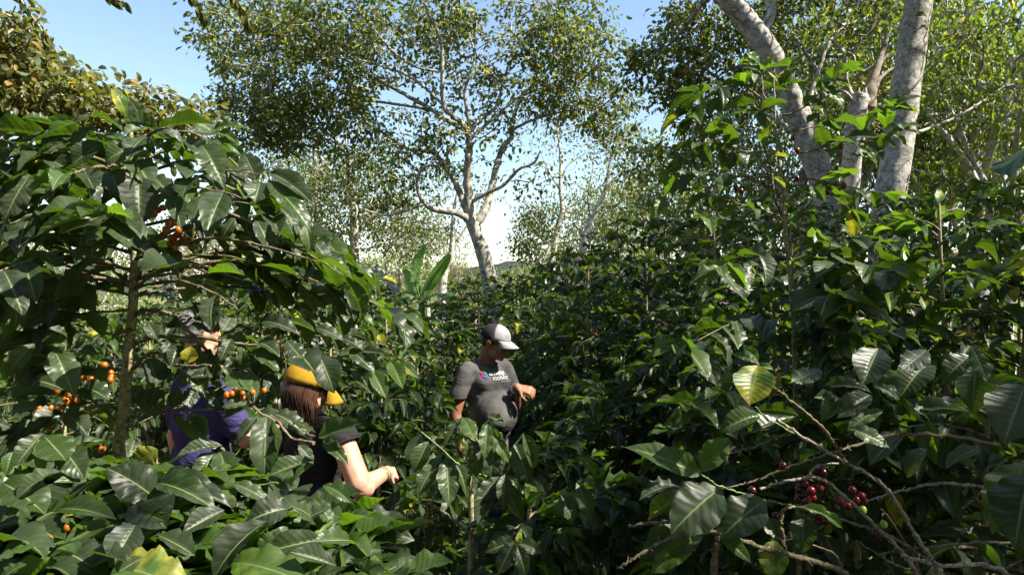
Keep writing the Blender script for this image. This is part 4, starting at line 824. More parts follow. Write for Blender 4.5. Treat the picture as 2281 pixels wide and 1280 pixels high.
# --- front left plants: a carpet of leaves at the bottom left
root = hero_plant('leafy coffee plant filling the bottom left corner', P(250, 1280, 1.25)*A(1, 1, 0))
LV = Leaves(); g = Geo(); b0 = P(250, 1280, 1.25)*A(1, 1, 0); g.tube(catmull([b0, b0+A(0, .02, .7), P(260, 1180, 1.25)], 6), np.linspace(.014, .006, 13), 8); g.build('trunk', M['coffee_trunk'], root)
zl(LV, 2., 0, 640, [(705, 950, 503, 795, .62, 1.2, 1.15, 0, .0, .8), (192, 650, 72, 782, .62, 1.3, 1.26, 0, .05, .8), (200, 663, 298, 785, .72, 1.3, 1.26, 0, .12, .85), (190, 665, 180, 832, .3, 1.3, 1.26, 0, .45, .85), (275, 715, 372, 825, .6, 1.3, 1.26, 0, .05, .8), (280, 820, 40, 905, .42, 1.15, 1.1, .3), (10, 870, 190, 980, .6, 1.15, 1.1, 0, .1, .8),
 (495, 1045, 300, 1148, .45, 1.1, 1.07, 0, .4, .7), (605, 1055, 500, 1235, .75, 1.05, 1., 0, .0, .75), (255, 1165, 470, 1270, .45, 1.05, 1.0, 0, .05, .6), (-10, 1200, 190, 1170, .34, 1.0, .98, 0, .4, .6), (170, 950, 0, 1020, .34, 1.12, 1.08, .3, .05), (270, 985, 500, 1010, .34, 1.12, 1.08, .2, .15), (700, 870, 940, 930, .4, 1.2, 1.15, .2), (535, 1030, 700, 985, .3, 1.15, 1.1, 0, .1),
 (510, 1250, 830, 1290, .5, 1.0, .95, 0, .55, .6), (90, 1060, 290, 1100, .45, 1.1), (400, 880, 280, 945, .6, 1.25, 0, 0, .02), (170, 940, 90, 840, .4, 1.2), (480, 960, 330, 1010, .5, 1.15), (620, 960, 740, 1080, .8, 1.15, 1.1, 0, 0, .7), (740, 960, 560, 1120, .5, 1.12), (20, 1130, 200, 1110, .5, 1.05), (120, 1230, -20, 1290, .5, .98, 0, 0, .1), (230, 1240, 330, 1300, .5, .98), (120, 1120, 60, 1000, .5, 1.1, 0, 0, .1), (640, 1200, 500, 1290, .5, 1.0), (400, 1180, 560, 1250, .4, 1.02), (30, 700, -30, 800, .6, 1.25), (60, 730, 20, 830, .5, 1.25, 0, 0, .2)], 1.15)
for k in range(46):
    px, py = uni(-30, 430), uni(1040, 1330); d = 1.32 - .35*(py-1040)/290 + .06; c = catmull([P(px, py+uni(20, 70), d+.1), P(px+uni(-40, 40), py+20, d+.03), P(px+uni(-90, 90), py, d)], 4)
    if k < 24: g = Geo(); g.tube(c, np.linspace(.004, .002, len(c)), 6, .2, 3); g.build('branch', M['green_twig' if k % 2 else 'coffee_twig'], root)
    branch_leaves(LV, c, .160, .05, .1, .08, droop=.35)
LV.build('foliage', M['coffee_hero'], root, 'hero')
cherries(root, zpt(2, 0, 640, [(195, 1107), (228, 1117), (300, 1068)], 1.08), .0058, M['cherry_yellow'], seg=12)
root = hero_plant('leafy coffee plant with glossy drooping leaves at the bottom, in front of the woman', P(600, 1250, 1.4)*A(1, 1, 0))
LV = Leaves(); g = Geo(); b0 = P(600, 1250, 1.4)*A(1, 1, 0); g.tube(catmull([b0, b0+A(0, .02, .7), P(600, 1130, 1.4)], 6), np.linspace(.014, .006, 13), 8); g.build('trunk', M['coffee_trunk'], root)
twig(root, [(535, 870, 1.55), (575, 915, 1.5), (600, 930, 1.47), (650, 955, 1.5), (700, 970, 1.5)], .003, .0015); twig(root, [(700, 985, 1.42), (650, 975, 1.45), (600, 930, 1.48), (590, 1100, 1.4)], .003, .002)
twig(root, [(495, 1000, 1.45), (510, 1020, 1.42), (530, 1100, 1.4)], .003, .002); twig(root, [(470, 1095, 1.3), (540, 1085, 1.3), (620, 1075, 1.3)], .003, .0015, 'green_twig'); twig(root, [(740, 1160, 1.12), (690, 1200, 1.1), (630, 1245, 1.1), (560, 1290, 1.1)], .0038, .003, 'green_twig')
zl(LV, 2., 0, 640, [(1187, 572, 1177, 830, .46, 1.46, 1.38, 0, .1, .9), (1200, 578, 1252, 790, .30, 1.46, 1.42, .5, .1, .85), (1150, 575, 1038, 695, .42, 1.48, 1.44, .3, .0, .8), (992, 705, 800, 762, .34, 1.4, 1.36, .1, .05), (985, 703, 712, 752, .3, 1.42, 1.38, .1, .0), (955, 732, 880, 866, .62, 1.4, 1.34, 0, .02, .85), (980, 730, 1032, 888, .52, 1.4, 1.34, 0, .05, .85),
 (1420, 664, 1620, 620, .42, 1.35, 1.32, 0, .15, .8), (1100, 520, 990, 520, .45, 1.5), (1100, 540, 1000, 600, .5, 1.5, 0, .2), (1150, 555, 1280, 600, .5, 1.52), (1220, 560, 1380, 640, .5, 1.5, 0, .1, .0), (1300, 590, 1400, 660, .4, 1.48), (1440, 680, 1540, 760, .35, 1.35, 0, .3, .1), (1330, 700, 1400, 780, .5, 1.4), (1400, 770, 1200, 840, .35, 1.35, 0, 0, .12), (1400, 790, 1300, 840, .3, 1.33, 0, 0, .12),
 (1035, 1225, 1362, 1290, .42, 1.02, .95, 0, .42, .7), (1560, 1125, 1392, 1140, .5, 1.05, 1.0, 0, .18, .8), (1500, 1240, 1290, 1195, .4, 1.0, .98, 0, .05), (1010, 855, 900, 930, .4, 1.3), (1280, 985, 1100, 1020, .7, 1.2, 1.15, 0, .0, .8), (1040, 870, 1210, 950, .36, 1.28, 0, .2, .15), (700, 868, 1000, 905, .34, 1.25, 1.2, .2, .0), (1190, 1040, 900, 1260, .42, 1.08, 1.02, .2, .0, .6), (1000, 990, 820, 1100, .5, 1.15, 1.1, 0, .0, .7),
 (1380, 930, 1320, 1010, .5, 1.2), (1400, 940, 1490, 1060, .4, 1.2, 0, 0, .2), (1400, 1050, 1330, 960, .6, 1.15), (1480, 980, 1330, 1040, .5, 1.15), (1440, 880, 1560, 930, .4, 1.25, 0, 0, .15), (850, 950, 690, 985, .4, 1.22, 0, 0, .02), (1440, 1120, 1180, 1180, .4, 1.08), (820, 1040, 700, 1010, .3, 1.15, 0, 0, .2), (1270, 1100, 1140, 1190, .7, 1.1), (700, 1100, 860, 1200, .5, 1.08)], 1.2)
hero_leaf(LV, (352, 1000), (300, 1035), 1.5, 1.5, .85, 0, .75, .5, .9)
for k in range(60):
    px, py = uni(400, 840), uni(1075, 1340); d = 1.42 - .38*(py-1040)/290 + .06
    if px > 700: py += 40
    c = catmull([P(px, py+uni(20, 70), d+.1), P(px+uni(-40, 40), py+20, d+.03), P(px+uni(-90, 90), py, d)], 4)
    if k < 30: g = Geo(); g.tube(c, np.linspace(.004, .002, len(c)), 6, .2, 3); g.build('branch', M['green_twig' if k % 2 else 'coffee_twig'], root)
    branch_leaves(LV, c, .155, .05, .1, .08, droop=.35)
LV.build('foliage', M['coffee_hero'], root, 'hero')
cherries(root, zpt(2, 0, 640, [(1010, 478), (1033, 472), (1056, 458), (1082, 470), (1126, 467), (1177, 458), (1085, 490), (1015, 565)], 1.5), .0068, M['cherry_yellow'], seg=12)
cherries(root, zpt(2, 0, 640, [(1126, 755), (1150, 782)], 1.45), .0065, M['cherry_yellow'], seg=12); cherries(root, zpt(2, 0, 640, [(978, 905), (1130, 895)], 1.3), .0065, M['cherry_yellow'], seg=12)

# --- centre front plant before the man
root = hero_plant('young coffee plant with glossy drooping leaves in front of the capped man', P(1030, 1150, 2.35)*A(1, 1, 0))
LV = Leaves(); b0 = P(1030, 1150, 2.35)*A(1, 1, 0); g = Geo(); g.tube(catmull([b0, P(1050, 1150, 2.35), P(1020, 930, 2.3)], 8), np.linspace(.014, .004, 17), 8, .1, 3); g.build('trunk', M['coffee_trunk'], root)
Z = lambda L, d: [(760+a_/3.082, 880+b_/3.082, d) for a_, b_ in L]
twig(root, Z([(1000, 560), (900, 520), (800, 470), (690, 370), (550, 250)], 2.25), .0045, .002, 'green_twig'); twig(root, Z([(1000, 400), (960, 250), (1010, 180), (1100, 160)], 2.28), .004, .002, 'green_twig')
twig(root, Z([(1000, 500), (1130, 420), (1200, 330), (1250, 262)], 2.3), .004, .002, 'green_twig'); twig(root, Z([(1000, 700), (1070, 620), (1120, 540)], 2.25), .004, .002, 'green_twig'); twig(root, Z([(600, 740), (700, 800), (780, 860), (900, 960)], 2.3), .005, .003); twig(root, Z([(950, 330), (850, 200), (830, 150)], 2.28), .004, .002, 'green_twig')
zl(LV, 3.082, 760, 880, [(960, 380, 920, 560, .45, 2.26, 0, 0, .1), (1060, 330, 1020, 560, .5, 2.24, 0, 0, 0), (900, 420, 840, 600, .45, 2.3, 0, 0, .05), (1100, 250, 1040, 400, .45, 2.28, 0, 0, .2), (1140, 400, 1100, 560, .45, 2.3, 0, 0, 0), (600, 318, 488, 525, .52, 2.2, 2.15, 0, .12, .9), (552, 262, 478, 500, .5, 2.24, 2.2, .4, .02, .7), (685, 420, 522, 665, .42, 2.22, 2.16, .2, .1, .85), (725, 428, 742, 742, .46, 2.2, 2.12, 0, .1, .9), (790, 470, 885, 685, .42, 2.25, 2.2, -.3, .08, .85), (835, 152, 918, 305, .62, 2.2, 2.16, 0, .3, .9), (1005, 193, 985, 415, .42, 2.18, 2.12, 0, .2, .9),
 (1022, 188, 1155, 470, .26, 2.24, 2.2, .4, .25, .8), (872, 298, 862, 445, .55, 2.22, 2.2, 0, .15, .85), (1192, 330, 1292, 590, .56, 2.26, 2.2, 0, .0, .85), (1250, 262, 1345, 525, .36, 2.24, 2.2, -.2, .15, .85), (1085, 555, 922, 750, .42, 2.2, 2.15, 0, .0, .8), (1125, 540, 1112, 775, .44, 2.18, 2.12, 0, .0, .85), (1130, 545, 1235, 640, .3, 2.22, 2.2, 0, .1), (1000, 140, 1112, 192, .42, 2.3, 2.28, 0, .1), (870, 238, 782, 345, .4, 2.28, 0, 0, .1),
 (700, 360, 610, 280, .42, 2.3), (555, 255, 700, 360, .35, 2.3), (1120, 600, 1240, 850, .4, 2.25), (830, 150, 700, 340, .3, 2.3, 0, 0, .05), (1050, 600, 950, 880, .42, 2.2, 0, 0, 0), (700, 500, 600, 720, .4, 2.3)], 2.25)
LV.build('foliage', M['coffee_hero'], root, 'hero', sunwin=False)
root = hero_plant('small dark leaved coffee seedling at the bottom of the lane', P(1150, 1230, 2.)*A(1, 1, 0)); LV = Leaves(); b0 = P(1150, 1230, 2.)*A(1, 1, 0)
g = Geo(); g.tube(catmull([b0, P(1160, 1260, 2.), P(1152, 1195, 2.)], 5), np.linspace(.008, .003, 11), 7); g.build('trunk', M['green_twig'], root)
zl(LV, 3.082, 760, 880, [(1190, 1000, 1078, 1215, .52, 1.95, 1.9, 0, .0, .85), (1205, 1025, 1275, 1240, .48, 1.95, 1.9, 0, .0, .85), (1215, 1020, 1222, 935, .5, 1.98, 1.98, 0, .45, .8), (1620, 590, 1722, 845, .4, 2.1, 2.05, 0, .08, .8), (1510, 680, 1600, 865, .62, 2.1, 2.05, 0, .0, .8), (1190, 1000, 1000, 1080, .5, 2.0), (1200, 1010, 1380, 1060, .5, 2.)], 2.)
LV.build('foliage', M['coffee_hero'], root, 'hero')

# --- right front: bare twigs, dark cherries, a few big leaves
Zr = lambda L, d0, d1=None: [(1400+a_/2.56, 780+b_/2.56, d0 + ((d1 or d0)-d0)*k/(len(L)-1)) for k, (a_, b_) in enumerate(L)]
root = hero_plant('sprawling half bare coffee plant at lower right with dark red cherries on grey twigs', P(2080, 1290, 1.5)*A(1, 1, 0)); RF = root
g = Geo(); b0 = P(2080, 1290, 1.5)*A(1, 1, 0); g.tube(catmull([b0, P(2090, 1400, 1.5), P(2075, 1280, 1.5)], 6), np.linspace(.02, .012, 13), 9); g.build('trunk', M['coffee_trunk'], root)
for L, r0, r1, mt, da, db in (([(850, 395), (1020, 510), (1240, 640), (1420, 740), (1530, 870), (1640, 1060), (1740, 1210), (1800, 1300)], .003, .0062, 'twig_grey', 1.38, 1.5),
    ([(810, 195), (950, 310), (1100, 430), (1170, 530), (1235, 635)], .0028, .004, 'coffee_twig', 1.36, 1.44), ([(540, 600), (640, 570), (740, 540), (860, 490), (955, 470)], .002, .0035, 'coffee_twig', 1.5, 1.45),
    ([(530, 785), (700, 750), (850, 690), (1020, 630), (1200, 570), (1400, 510), (1560, 475), (1850, 490), (2120, 540)], .002, .0042, 'coffee_twig', 1.45, 1.4),
    ([(750, 790), (880, 750), (1000, 730), (1090, 725), (1230, 830), (1420, 1010), (1560, 1150), (1660, 1290)], .003, .0052, 'twig_grey', 1.42, 1.48), ([(0, 1003), (150, 980), (330, 990), (470, 1030), (520, 1040), (700, 1100), (900, 1160), (1050, 1200), (1200, 1250), (1260, 1300)], .003, .0072, 'coffee_twig', 1.35, 1.4),
    ([(-60, 1240), (20, 1190), (150, 1110), (260, 1060), (350, 1040), (500, 1032)], .003, .004, 'coffee_twig', 1.32, 1.36), ([(518, 1040), (500, 1100), (490, 1150), (478, 1300)], .0058, .0065, 'coffee_twig', 1.36, 1.36), ([(890, 1150), (882, 1060), (868, 980), (885, 905), (945, 890)], .004, .003, 'coffee_twig', 1.37, 1.4),
    ([(1340, 865), (1450, 830), (1600, 790), (1750, 760), (1850, 760), (2020, 780), (2150, 815)], .002, .0045, 'twig_grey', 1.5, 1.4), ([(720, 840), (900, 880), (1130, 940), (1300, 990), (1500, 1060), (1700, 1190)], .0025, .004, 'coffee_twig', 1.42, 1.5), ([(1560, 1170), (1680, 1200), (1760, 1222), (2040, 1225), (2200, 1290)], .004, .0055, 'twig_grey', 1.42, 1.4),
    ([(1430, 1160), (1700, 1120), (1980, 1095), (2250, 1095)], .002, .004, 'coffee_twig', 1.5, 1.45), ([(1000, 1090), (1160, 1150), (1200, 1200), (1215, 1240)], .0015, .003, 'coffee_twig', 1.42, 1.42), ([(1300, 1085), (1420, 1160), (1480, 1200), (1600, 1250)], .0015, .003, 'coffee_twig', 1.46, 1.46), ([(1000, 730), (1080, 660), (1200, 640)], .002, .003, 'twig_grey', 1.43, 1.45), ([(2150, 620), (2080, 690), (2000, 820), (1900, 900)], .003, .002, 'coffee_twig', 1.45, 1.5)):
    twig(root, Zr(L, da, db), r0*.82, r1*.82, mt, knob=.32, n=8)
twig(root, Zr([(775, 855), (700, 830), (600, 800), (500, 765), (430, 715), (400, 690)], 1.4, 1.38), .002, .0018, 'green_twig'); twig(root, Zr([(940, 470), (880, 440), (790, 385), (720, 320)], 1.42, 1.4), .002, .0015, 'green_twig'); twig(root, Zr([(1610, 1300), (1640, 1200), (1480, 950), (1440, 900)], 1.5), .003, .002)
LV = Leaves()
zl(LV, 2.56, 1400, 780, [(738, 85, 690, 318, .82, 1.34, 1.3, 0, .58, .95), (412, 712, 18, 528, .33, 1.38, 1.36, 0, .2, .9), (412, 690, 572, 508, .55, 1.38, 1.38, 0, .3, .85), (525, 785, 250, 1008, .70, 1.36, 1.3, 0, .05, .85), (778, 855, 518, 1040, .62, 1.38, 1.33, 0, .02, .9), (748, 372, 518, 430, .46, 1.42, 1.4, 0, .12, .8), (310, 790, 118, 965, .3, 1.4, 1.38, 0, .5),
 (1258, 440, 1495, 540, .44, 1.4, 1.36, 0, .12, .8), (1450, 340, 1250, 425, .38, 1.42, 1.4, 0, .25), (1380, 255, 1195, 385, .45, 1.45, 1.42, 0, .05, .8), (1198, 268, 1108, 372, .5, 1.45), (1425, -10, 1335, 195, .68, 1.3, 1.26, 0, 0, .85), (2260, 195, 2140, 552, .62, 1.15, 1.1, 0, .02, .85), (2260, 640, 2075, 1010, .5, 1.2, 1.15, 0, .25, .8), (2280, 700, 2200, 1100, .7, 1.15, 1.1, 0, 0, .8),
 (1000, 925, 990, 1148, .62, 1.42, 1.38, 0, .02, .9), (830, 1080, 820, 1290, .75, 1.4, 1.36, 0, .5, .9), (800, 950, 850, 1090, .7, 1.45, 1.42, 0, .1, .8), (520, 1048, 698, 1200, .42, 1.38, 1.34, 0, .35, .8), (945, 888, 1265, 970, .18, 1.4, 1.38, 0, .3, .6), (740, 60, 660, -30, .5, 1.34, 1.34, 0, .3, .8), (740, 90, 835, 100, .5, 1.35, 1.34, 0, .3, .8), (750, 85, 600, 10, .3, 1.36, 1.38, 0, .1), (1440, 200, 1560, 260, .5, 1.45),
 (1120, 200, 1400, 200, .32, 1.45, 1.4, .2, 0), (1400, 200, 1565, 270, .4, 1.42, 1.4, .2, .05), (1600, 330, 1930, 350, .35, 1.4), (1600, 320, 1760, 400, .5, 1.38), (1700, 80, 1560, 210, .6, 1.35, 1.3, 0, 0, .8), (1700, 0, 1560, 130, .55, 1.3, 1.27, 0, 0, .8), (1950, 30, 1780, 160, .5, 1.35, 0, 0, 0, .8), (1960, -20, 2040, 180, .45, 1.3, 1.27, 0, .05, .8), (1980, 60, 1960, 330, .6, 1.4, 1.35, 0, 0, .8), (2080, 180, 2160, 260, .6, 1.4),
 (700, 350, 960, 380, .34, 1.45, 1.42, .3, 0), (960, 400, 680, 480, .4, 1.46, 1.43, .3, 0), (680, 390, 690, 460, .5, 1.4, 1.4, 0, .4), (1180, 270, 1060, 270, .4, 1.45), (1100, 110, 930, 200, .5, 1.5), (960, 110, 1060, 200, .45, 1.5), (300, 780, 60, 780, .4, 1.42, 1.4, .3, 0), (420, 1060, 130, 1240, .4, 1.4, 1.36, 0, .3), (360, 1030, 60, 1110, .38, 1.4, 1.36, .1, .0), (2000, 560, 1800, 640, .5, 1.5), (1700, 560, 1560, 700, .5, 1.5), (1560, 480, 1380, 650, .5, 1.6), (2120, 690, 2250, 640, .25, 1.35, 0, 0, .3)], 1.4)
LV.build('foliage', M['coffee_hero'], root, 'hero', sunwin=False)
cc = lambda L, r, m, d: cherries(root, [P(1400+a_/2.56, 780+b_/2.56, d + uni(-.006, .006)) for a_, b_ in L], r, M[m], seg=14)
cc([(1205, 858)], .0098, 'cherry_red', 1.43); cc([(705, 797)], .0088, 'cherry_dark', 1.42); cc([(880, 657)], .0086, 'cherry_dark', 1.44); cc([(1040, 797), (1095, 787), (1055, 840), (1020, 860)], .0084, 'cherry_red', 1.45)
cc([(1275, 795), (1250, 885), (1300, 855), (1330, 830), (1340, 858)], .0084, 'cherry_red', 1.48); cc([(985, 740), (1010, 765), (970, 790), (990, 825), (965, 850), (1000, 880), (1090, 670), (1110, 700), (1030, 740), (1060, 735), (1110, 750)], .0086, 'cherry_dark', 1.47)
cc([(1080, 940), (1100, 965), (1125, 970), (1070, 970), (1405, 1040), (1430, 1060), (840, 940), (850, 970)], .0084, 'cherry_dark', 1.48); cc([(1335, 908)], .0082, 'cherry_green', 1.43); cc([(1455, 990)], .0084, 'cherry_green', 1.45)

# --- young shoot against the sky, right
root = hero_plant('thin young coffee shoot with bright translucent leaves rising against the pale trunks', P(1790, 1000, 2.25)*A(1, 1, 0)); LV = Leaves(); b0 = P(1790, 1000, 2.25)*A(1, 1, 0)
Zs = lambda L, d: [(1400+a_/2.462, b_/2.462, d) for a_, b_ in L]
g = Geo(); c = catmull([b0, P(1770, 800, 2.25)] + [P(*q) for q in Zs([(860, 1290), (850, 1150), (845, 1030), (825, 880), (805, 700), (800, 560), (795, 450), (800, 380)], 2.25)], 6); g.tube(c, np.linspace(.0085, .0022, len(c)), 8, .2, 4, .04); g.build('trunk', M['coffee_trunk'], root)
twig(root, Zs([(845, 1180), (800, 1080), (785, 960), (760, 860), (740, 780)], 2.22), .006, .002)
SB = [([(805, 600), (740, 520), (730, 420), (700, 370)], .3), ([(800, 760), (700, 700), (560, 690), (430, 640), (330, 620)], 0), ([(820, 830), (650, 830), (500, 790), (400, 800)], 0), ([(805, 640), (900, 620), (1000, 560), (1080, 470), (1150, 420)], 0), ([(810, 740), (950, 710), (1100, 680), (1250, 640), (1400, 600)], .1), ([(820, 860), (1000, 830), (1150, 780), (1300, 770), (1450, 720)], .1), ([(845, 970), (980, 980), (1100, 1000), (1230, 1030), (1400, 1060)], .1), ([(850, 1020), (980, 1020), (1080, 1055), (1220, 1150)], 0), ([(845, 970), (650, 970), (450, 960), (300, 960), (200, 1080)], 0), ([(840, 1220), (700, 1220), (600, 1210), (430, 1200)], 0), ([(830, 1160), (650, 1130), (520, 1090), (400, 1060)], 0), ([(800, 620), (650, 480), (500, 480), (400, 500)], -.1), ([(805, 700), (750, 640), (700, 560), (640, 480)], 0)]
for py_ in range(540, 980, 24):
    sg_ = random.choice((-1, 1)); c = twig(root, [(1752+(py_-520)*.06, py_, 2.25), (1752+sg_*uni(50, 90), py_-uni(0, 30), 2.2), (1752+sg_*uni(110, 240), py_+uni(-20, 50), 2.1-uni(0, .2))], .003, .0014, n=5, seg=6); branch_leaves(LV, c, .14, .05, .15, .2, .48, .6, .15)
for pts, dd in SB:
    c = twig(root, [(a_, b_, 2.25 + (dd-.1)*k/len(pts)) for k, (a_, b_, _) in enumerate(Zs(pts, 0))], .0032, .0014, n=5, seg=6, knob=.25); branch_leaves(LV, c, .120, .055, .35, .25, .42, .5, .25)
zl(LV, 2.462, 1400, 0, [(735, 395, 660, 280, .42, 0, 0, 0, .3), (740, 390, 808, 282, .55, 0, 0, 0, .5), (730, 400, 630, 330, .4, 0, 0, 0, .2), (835, 465, 915, 338, .42, 0, 0, 0, .45), (830, 470, 775, 380, .3, 0, 0, 0, .5), (850, 470, 945, 340, .34, 0, 0, 0, .2), (860, 465, 968, 420, .35, 0, 0, 0, .3), (835, 470, 860, 360, .3, 0, 0, 0, .45), (840, 480, 940, 460, .3, 0, 0, 0, .3), (725, 400, 690, 470, .4, 0, 0, 0, 0),
 (410, 610, 372, 490, .42, 0, 0, 0, .45), (440, 640, 470, 530, .5, 0, 0, 0, .15), (320, 640, 255, 570, .3), (360, 640, 325, 555, .3), (345, 650, 285, 740, .5, 0, 0, 0, .3), (540, 520, 460, 432, .3, 0, 0, 0, .2), (550, 520, 490, 600, .6), (470, 720, 510, 620, .5, 0, 0, 0, .3), (740, 805, 760, 665, .42, 0, 0, 0, .5), (740, 812, 820, 760, .35, 0, 0, 0, .4), (750, 865, 888, 835, .28, 0, 0, 0, .6), (735, 850, 650, 950, .4, 0, 0, 0, .4), (700, 620, 750, 690, .5, 0, 0, 0, .15),
 (160, 870, 82, 815, .35, 0, 0, 0, .5), (165, 860, 195, 765, .3, 0, 0, 0, .5), (185, 920, 205, 1020, .5, 0, 0, 0, .4), (240, 1090, 270, 985, .42, 0, 0, 0, .35), (230, 1100, 180, 1170, .3, 0, 0, 0, .5), (275, 840, 260, 940, .45), (340, 870, 350, 950, .5), (570, 830, 560, 925, .55), (510, 820, 515, 900, .5), (1070, 480, 1160, 365, .45, 0, 0, 0, .2), (1060, 470, 1195, 580, .42, 0, 0, 0, .2), (1040, 460, 1060, 410, .6), (990, 545, 1100, 600, .4, 0, 0, 0, .25),
 (975, 680, 1040, 610, .62, 0, 0, 0, .2), (1060, 670, 1160, 730, .5, 0, 0, 0, .15), (1450, 590, 1610, 520, .5, 0, 0, 0, .2), (1460, 600, 1590, 620, .45, 0, 0, 0, .15), (1440, 590, 1395, 560, .4, 0, 0, 0, .45), (1400, 710, 1535, 680, .34, 0, 0, 0, .5), (1400, 730, 1550, 770, .3, 0, 0, 0, .45), (1380, 760, 1480, 795, .35, 0, 0, 0, .3), (1250, 800, 1390, 890, .35, 0, 0, 0, .4), (1210, 850, 1360, 875, .3, 0, 0, 0, .25), (1130, 870, 1090, 810, .4), (860, 1030, 780, 980, .25, 0, 0, 0, .5), (720, 1180, 750, 1030, .55), (700, 1100, 780, 1180, .5)], 2.2)
LV.build('foliage', M['coffee_hero'], root, 'hero', cull=False, sunwin=False)
g_ = lambda L, m: cherries(root, [P(1400+a_/2.462, b_/2.462, 2.2) for a_, b_ in L], .0085, M[m], seg=10)
g_([(902, 757)], 'cherry_red'); g_([(1162, 805)], 'cherry_red'); g_([(1138, 1008), (1183, 1017), (1092, 1054)], 'cherry_red'); g_([(925, 825)], 'cherry_red'); g_([(923, 978), (618, 1048), (588, 1036)], 'cherry_dark')
# big leaf entering at the right edge
root = empty('coffee_sprig', P(2330, 330, 1.2), 'single dark green leafed sprig entering at the right edge against the trees', 'sprig')
twig(root, [(2400, 300, 1.2), (2340, 320, 1.2), (2300, 325, 1.2)], .003, .002, 'green_twig', 'stem'); LV = Leaves(); hero_leaf(LV, (2320, 315), (2236, 378), 1.2, 1.15, .72, .9, .12, .3, .5); LV.build('foliage', M['coffee_hero'], root, 'hero', False, False)
print('hero', time.time()-T0)

# ------------------------------------------------------------------ people
from mathutils.bvhtree import BVHTree
class Frame:
    def __init__(s, o, yaw, pitch=0., roll=0.):
        """x forward, y to the person's left, z up; yaw 0 faces +X of the world, anticlockwise"""
        cy, sy, cp_, sp_ = math.cos(yaw), math.sin(yaw), math.cos(pitch), math.sin(pitch); cr, sr = math.cos(roll), math.sin(roll)
        Ry = np.array([[cy, -sy, 0], [sy, cy, 0], [0, 0, 1]]); Rp = np.array([[cp_, 0, sp_], [0, 1, 0], [-sp_, 0, cp_]]); Rr = np.array([[1, 0, 0], [0, cr, -sr], [0, sr, cr]])
        s.o = np.asarray(o, float); s.m = Ry @ Rp @ Rr
    def __call__(s, *v): return s.o + s.m @ A(*v)
class Blob:
    def __init__(s): s.g = Geo()
    def ell(s, fr, c, r, seg=20): s.g.sphere(fr(*c), r, seg, 14, fr.m)
    def cap(s, p, q, r0, r1, seg=14):
        p, q = np.asarray(p), np.asarray(q); L = np.linalg.norm(q-p); t = np.concatenate([-np.cos(np.linspace(0, np.pi/2, 5)), ])
        ax = nrm(q-p); pts = [p + ax*r0*x for x in t] + [p + (q-p)*k for k in (.33, .66)] + [q + ax*r1*x for x in -t[::-1]]
        rr = [r0*math.sqrt(max(0, 1-x*x)) + 1e-4 for x in t] + [r0 + (r1-r0)*k for k in (.33, .66)] + [r1*math.sqrt(max(0, 1-x*x)) + 1e-4 for x in t[::-1]]
        s.g.tube(np.array(pts), np.array(rr), seg)
    def build(s, name, mat, parent, vox=.008, smooth=6, clip=None, label=None, fold=0.):
        V = np.vstack(s.g.V); Fq = np.vstack(s.g.F); tri = Fq[:, 2] == Fq[:, 3]
        o = mesh_obj('tmp', V, [f for f in (Fq[~tri], Fq[tri][:, :3]) if len(f)], mat)
        m = o.modifiers.new('r', 'REMESH'); m.mode = 'VOXEL'; m.voxel_size = vox; m.use_smooth_shade = True
        if smooth: q = o.modifiers.new('s', 'SMOOTH'); q.factor = .5; q.iterations = smooth
        dg = bpy.context.evaluated_depsgraph_get(); dg.update(); me = o.evaluated_get(dg).to_mesh(); n = len(me.vertices)
        co = np.empty(n*3, np.float32); me.vertices.foreach_get('co', co); co = co.reshape(-1, 3).astype(float); k = len(me.polygons)
        fs = [tuple(p.vertices) for p in me.polygons]; bpy.data.objects.remove(o)
        if fold:
            q_ = co - co.mean(0); a_ = np.arctan2(q_[:, 1], q_[:, 0]); zz = q_[:, 2]
            f_ = np.sin(zz*38 + 2.2*np.sin(a_*2 + zz*5)) * (.5 + .5*np.sin(a_*3 + zz*9)) + .6*np.sin(zz*75 + 3*np.sin(a_*3) + a_*4) * (.5 + .5*np.cos(a_*2 - zz*14))
            co = co + nrm(q_*A(1, 1, .15)) * (f_*fold)[:, None]
        if clip is not None:
            ok = clip(co); fs = [f for f in fs if all(ok[i] for i in f)]
            u = sorted({i for f in fs for i in f}); mp = {a_: b_ for b_, a_ in enumerate(u)}; co = co[u]; fs = [tuple(mp[i] for i in f) for f in fs]
        ob = mesh_obj(name, co, fs, mat, parent, label=label); return ob, co, fs
g = NT('skin_brown'); oc = g.obj(); M['skin_brown'] = g.done(g.pbr(g.mix(g.rng(g.noise(30, 4, .6, oc), .3, .7), (.20, .085, .045), (.29, .13, .07)), .5, .4, g.bump(g.noise(220, 3, .6, oc), .2, .002), **{'Subsurface Weight': .06}))
g = NT('skin_fair'); oc = g.obj(); M['skin_fair'] = g.done(g.pbr(g.mix(g.rng(g.noise(25, 4, .6, oc), .3, .7), (.44, .22, .15), (.52, .28, .20)), .5, .4, g.bump(g.noise(260, 3, .6, oc), .15, .002), **{'Subsurface Weight': .1}))
def cloth(name, col, col2=None, sc=6., wr=.35, mot=.15):
    g = NT(name); oc = g.obj(); mp = g.n('Mapping'); mp.inputs['Scale'].default_value = (1, 1, 2.2); g.l(oc, mp.inputs[0])
    a = g.noise(sc, 4, .55, mp.outputs[0]); c = g.mix(g.rng(a, .3, .7), tuple(x*(1-mot) for x in col), tuple(x*(1+mot) for x in col))
    if col2: c = g.mix(g.rng(g.noise(3.2, 3, .5, oc), .48, .72, 0, .8), c, col2)
    return g.done(g.pbr(c, .9, .15, g.bump(g.math('ADD', g.math('ADD', a, g.math('MULTIPLY', g.noise(sc*2.6, 3, .5, mp.outputs[0]), .4)), g.math('MULTIPLY', g.noise(420, 2, .5, oc), .04)), wr*2.4, .04)))
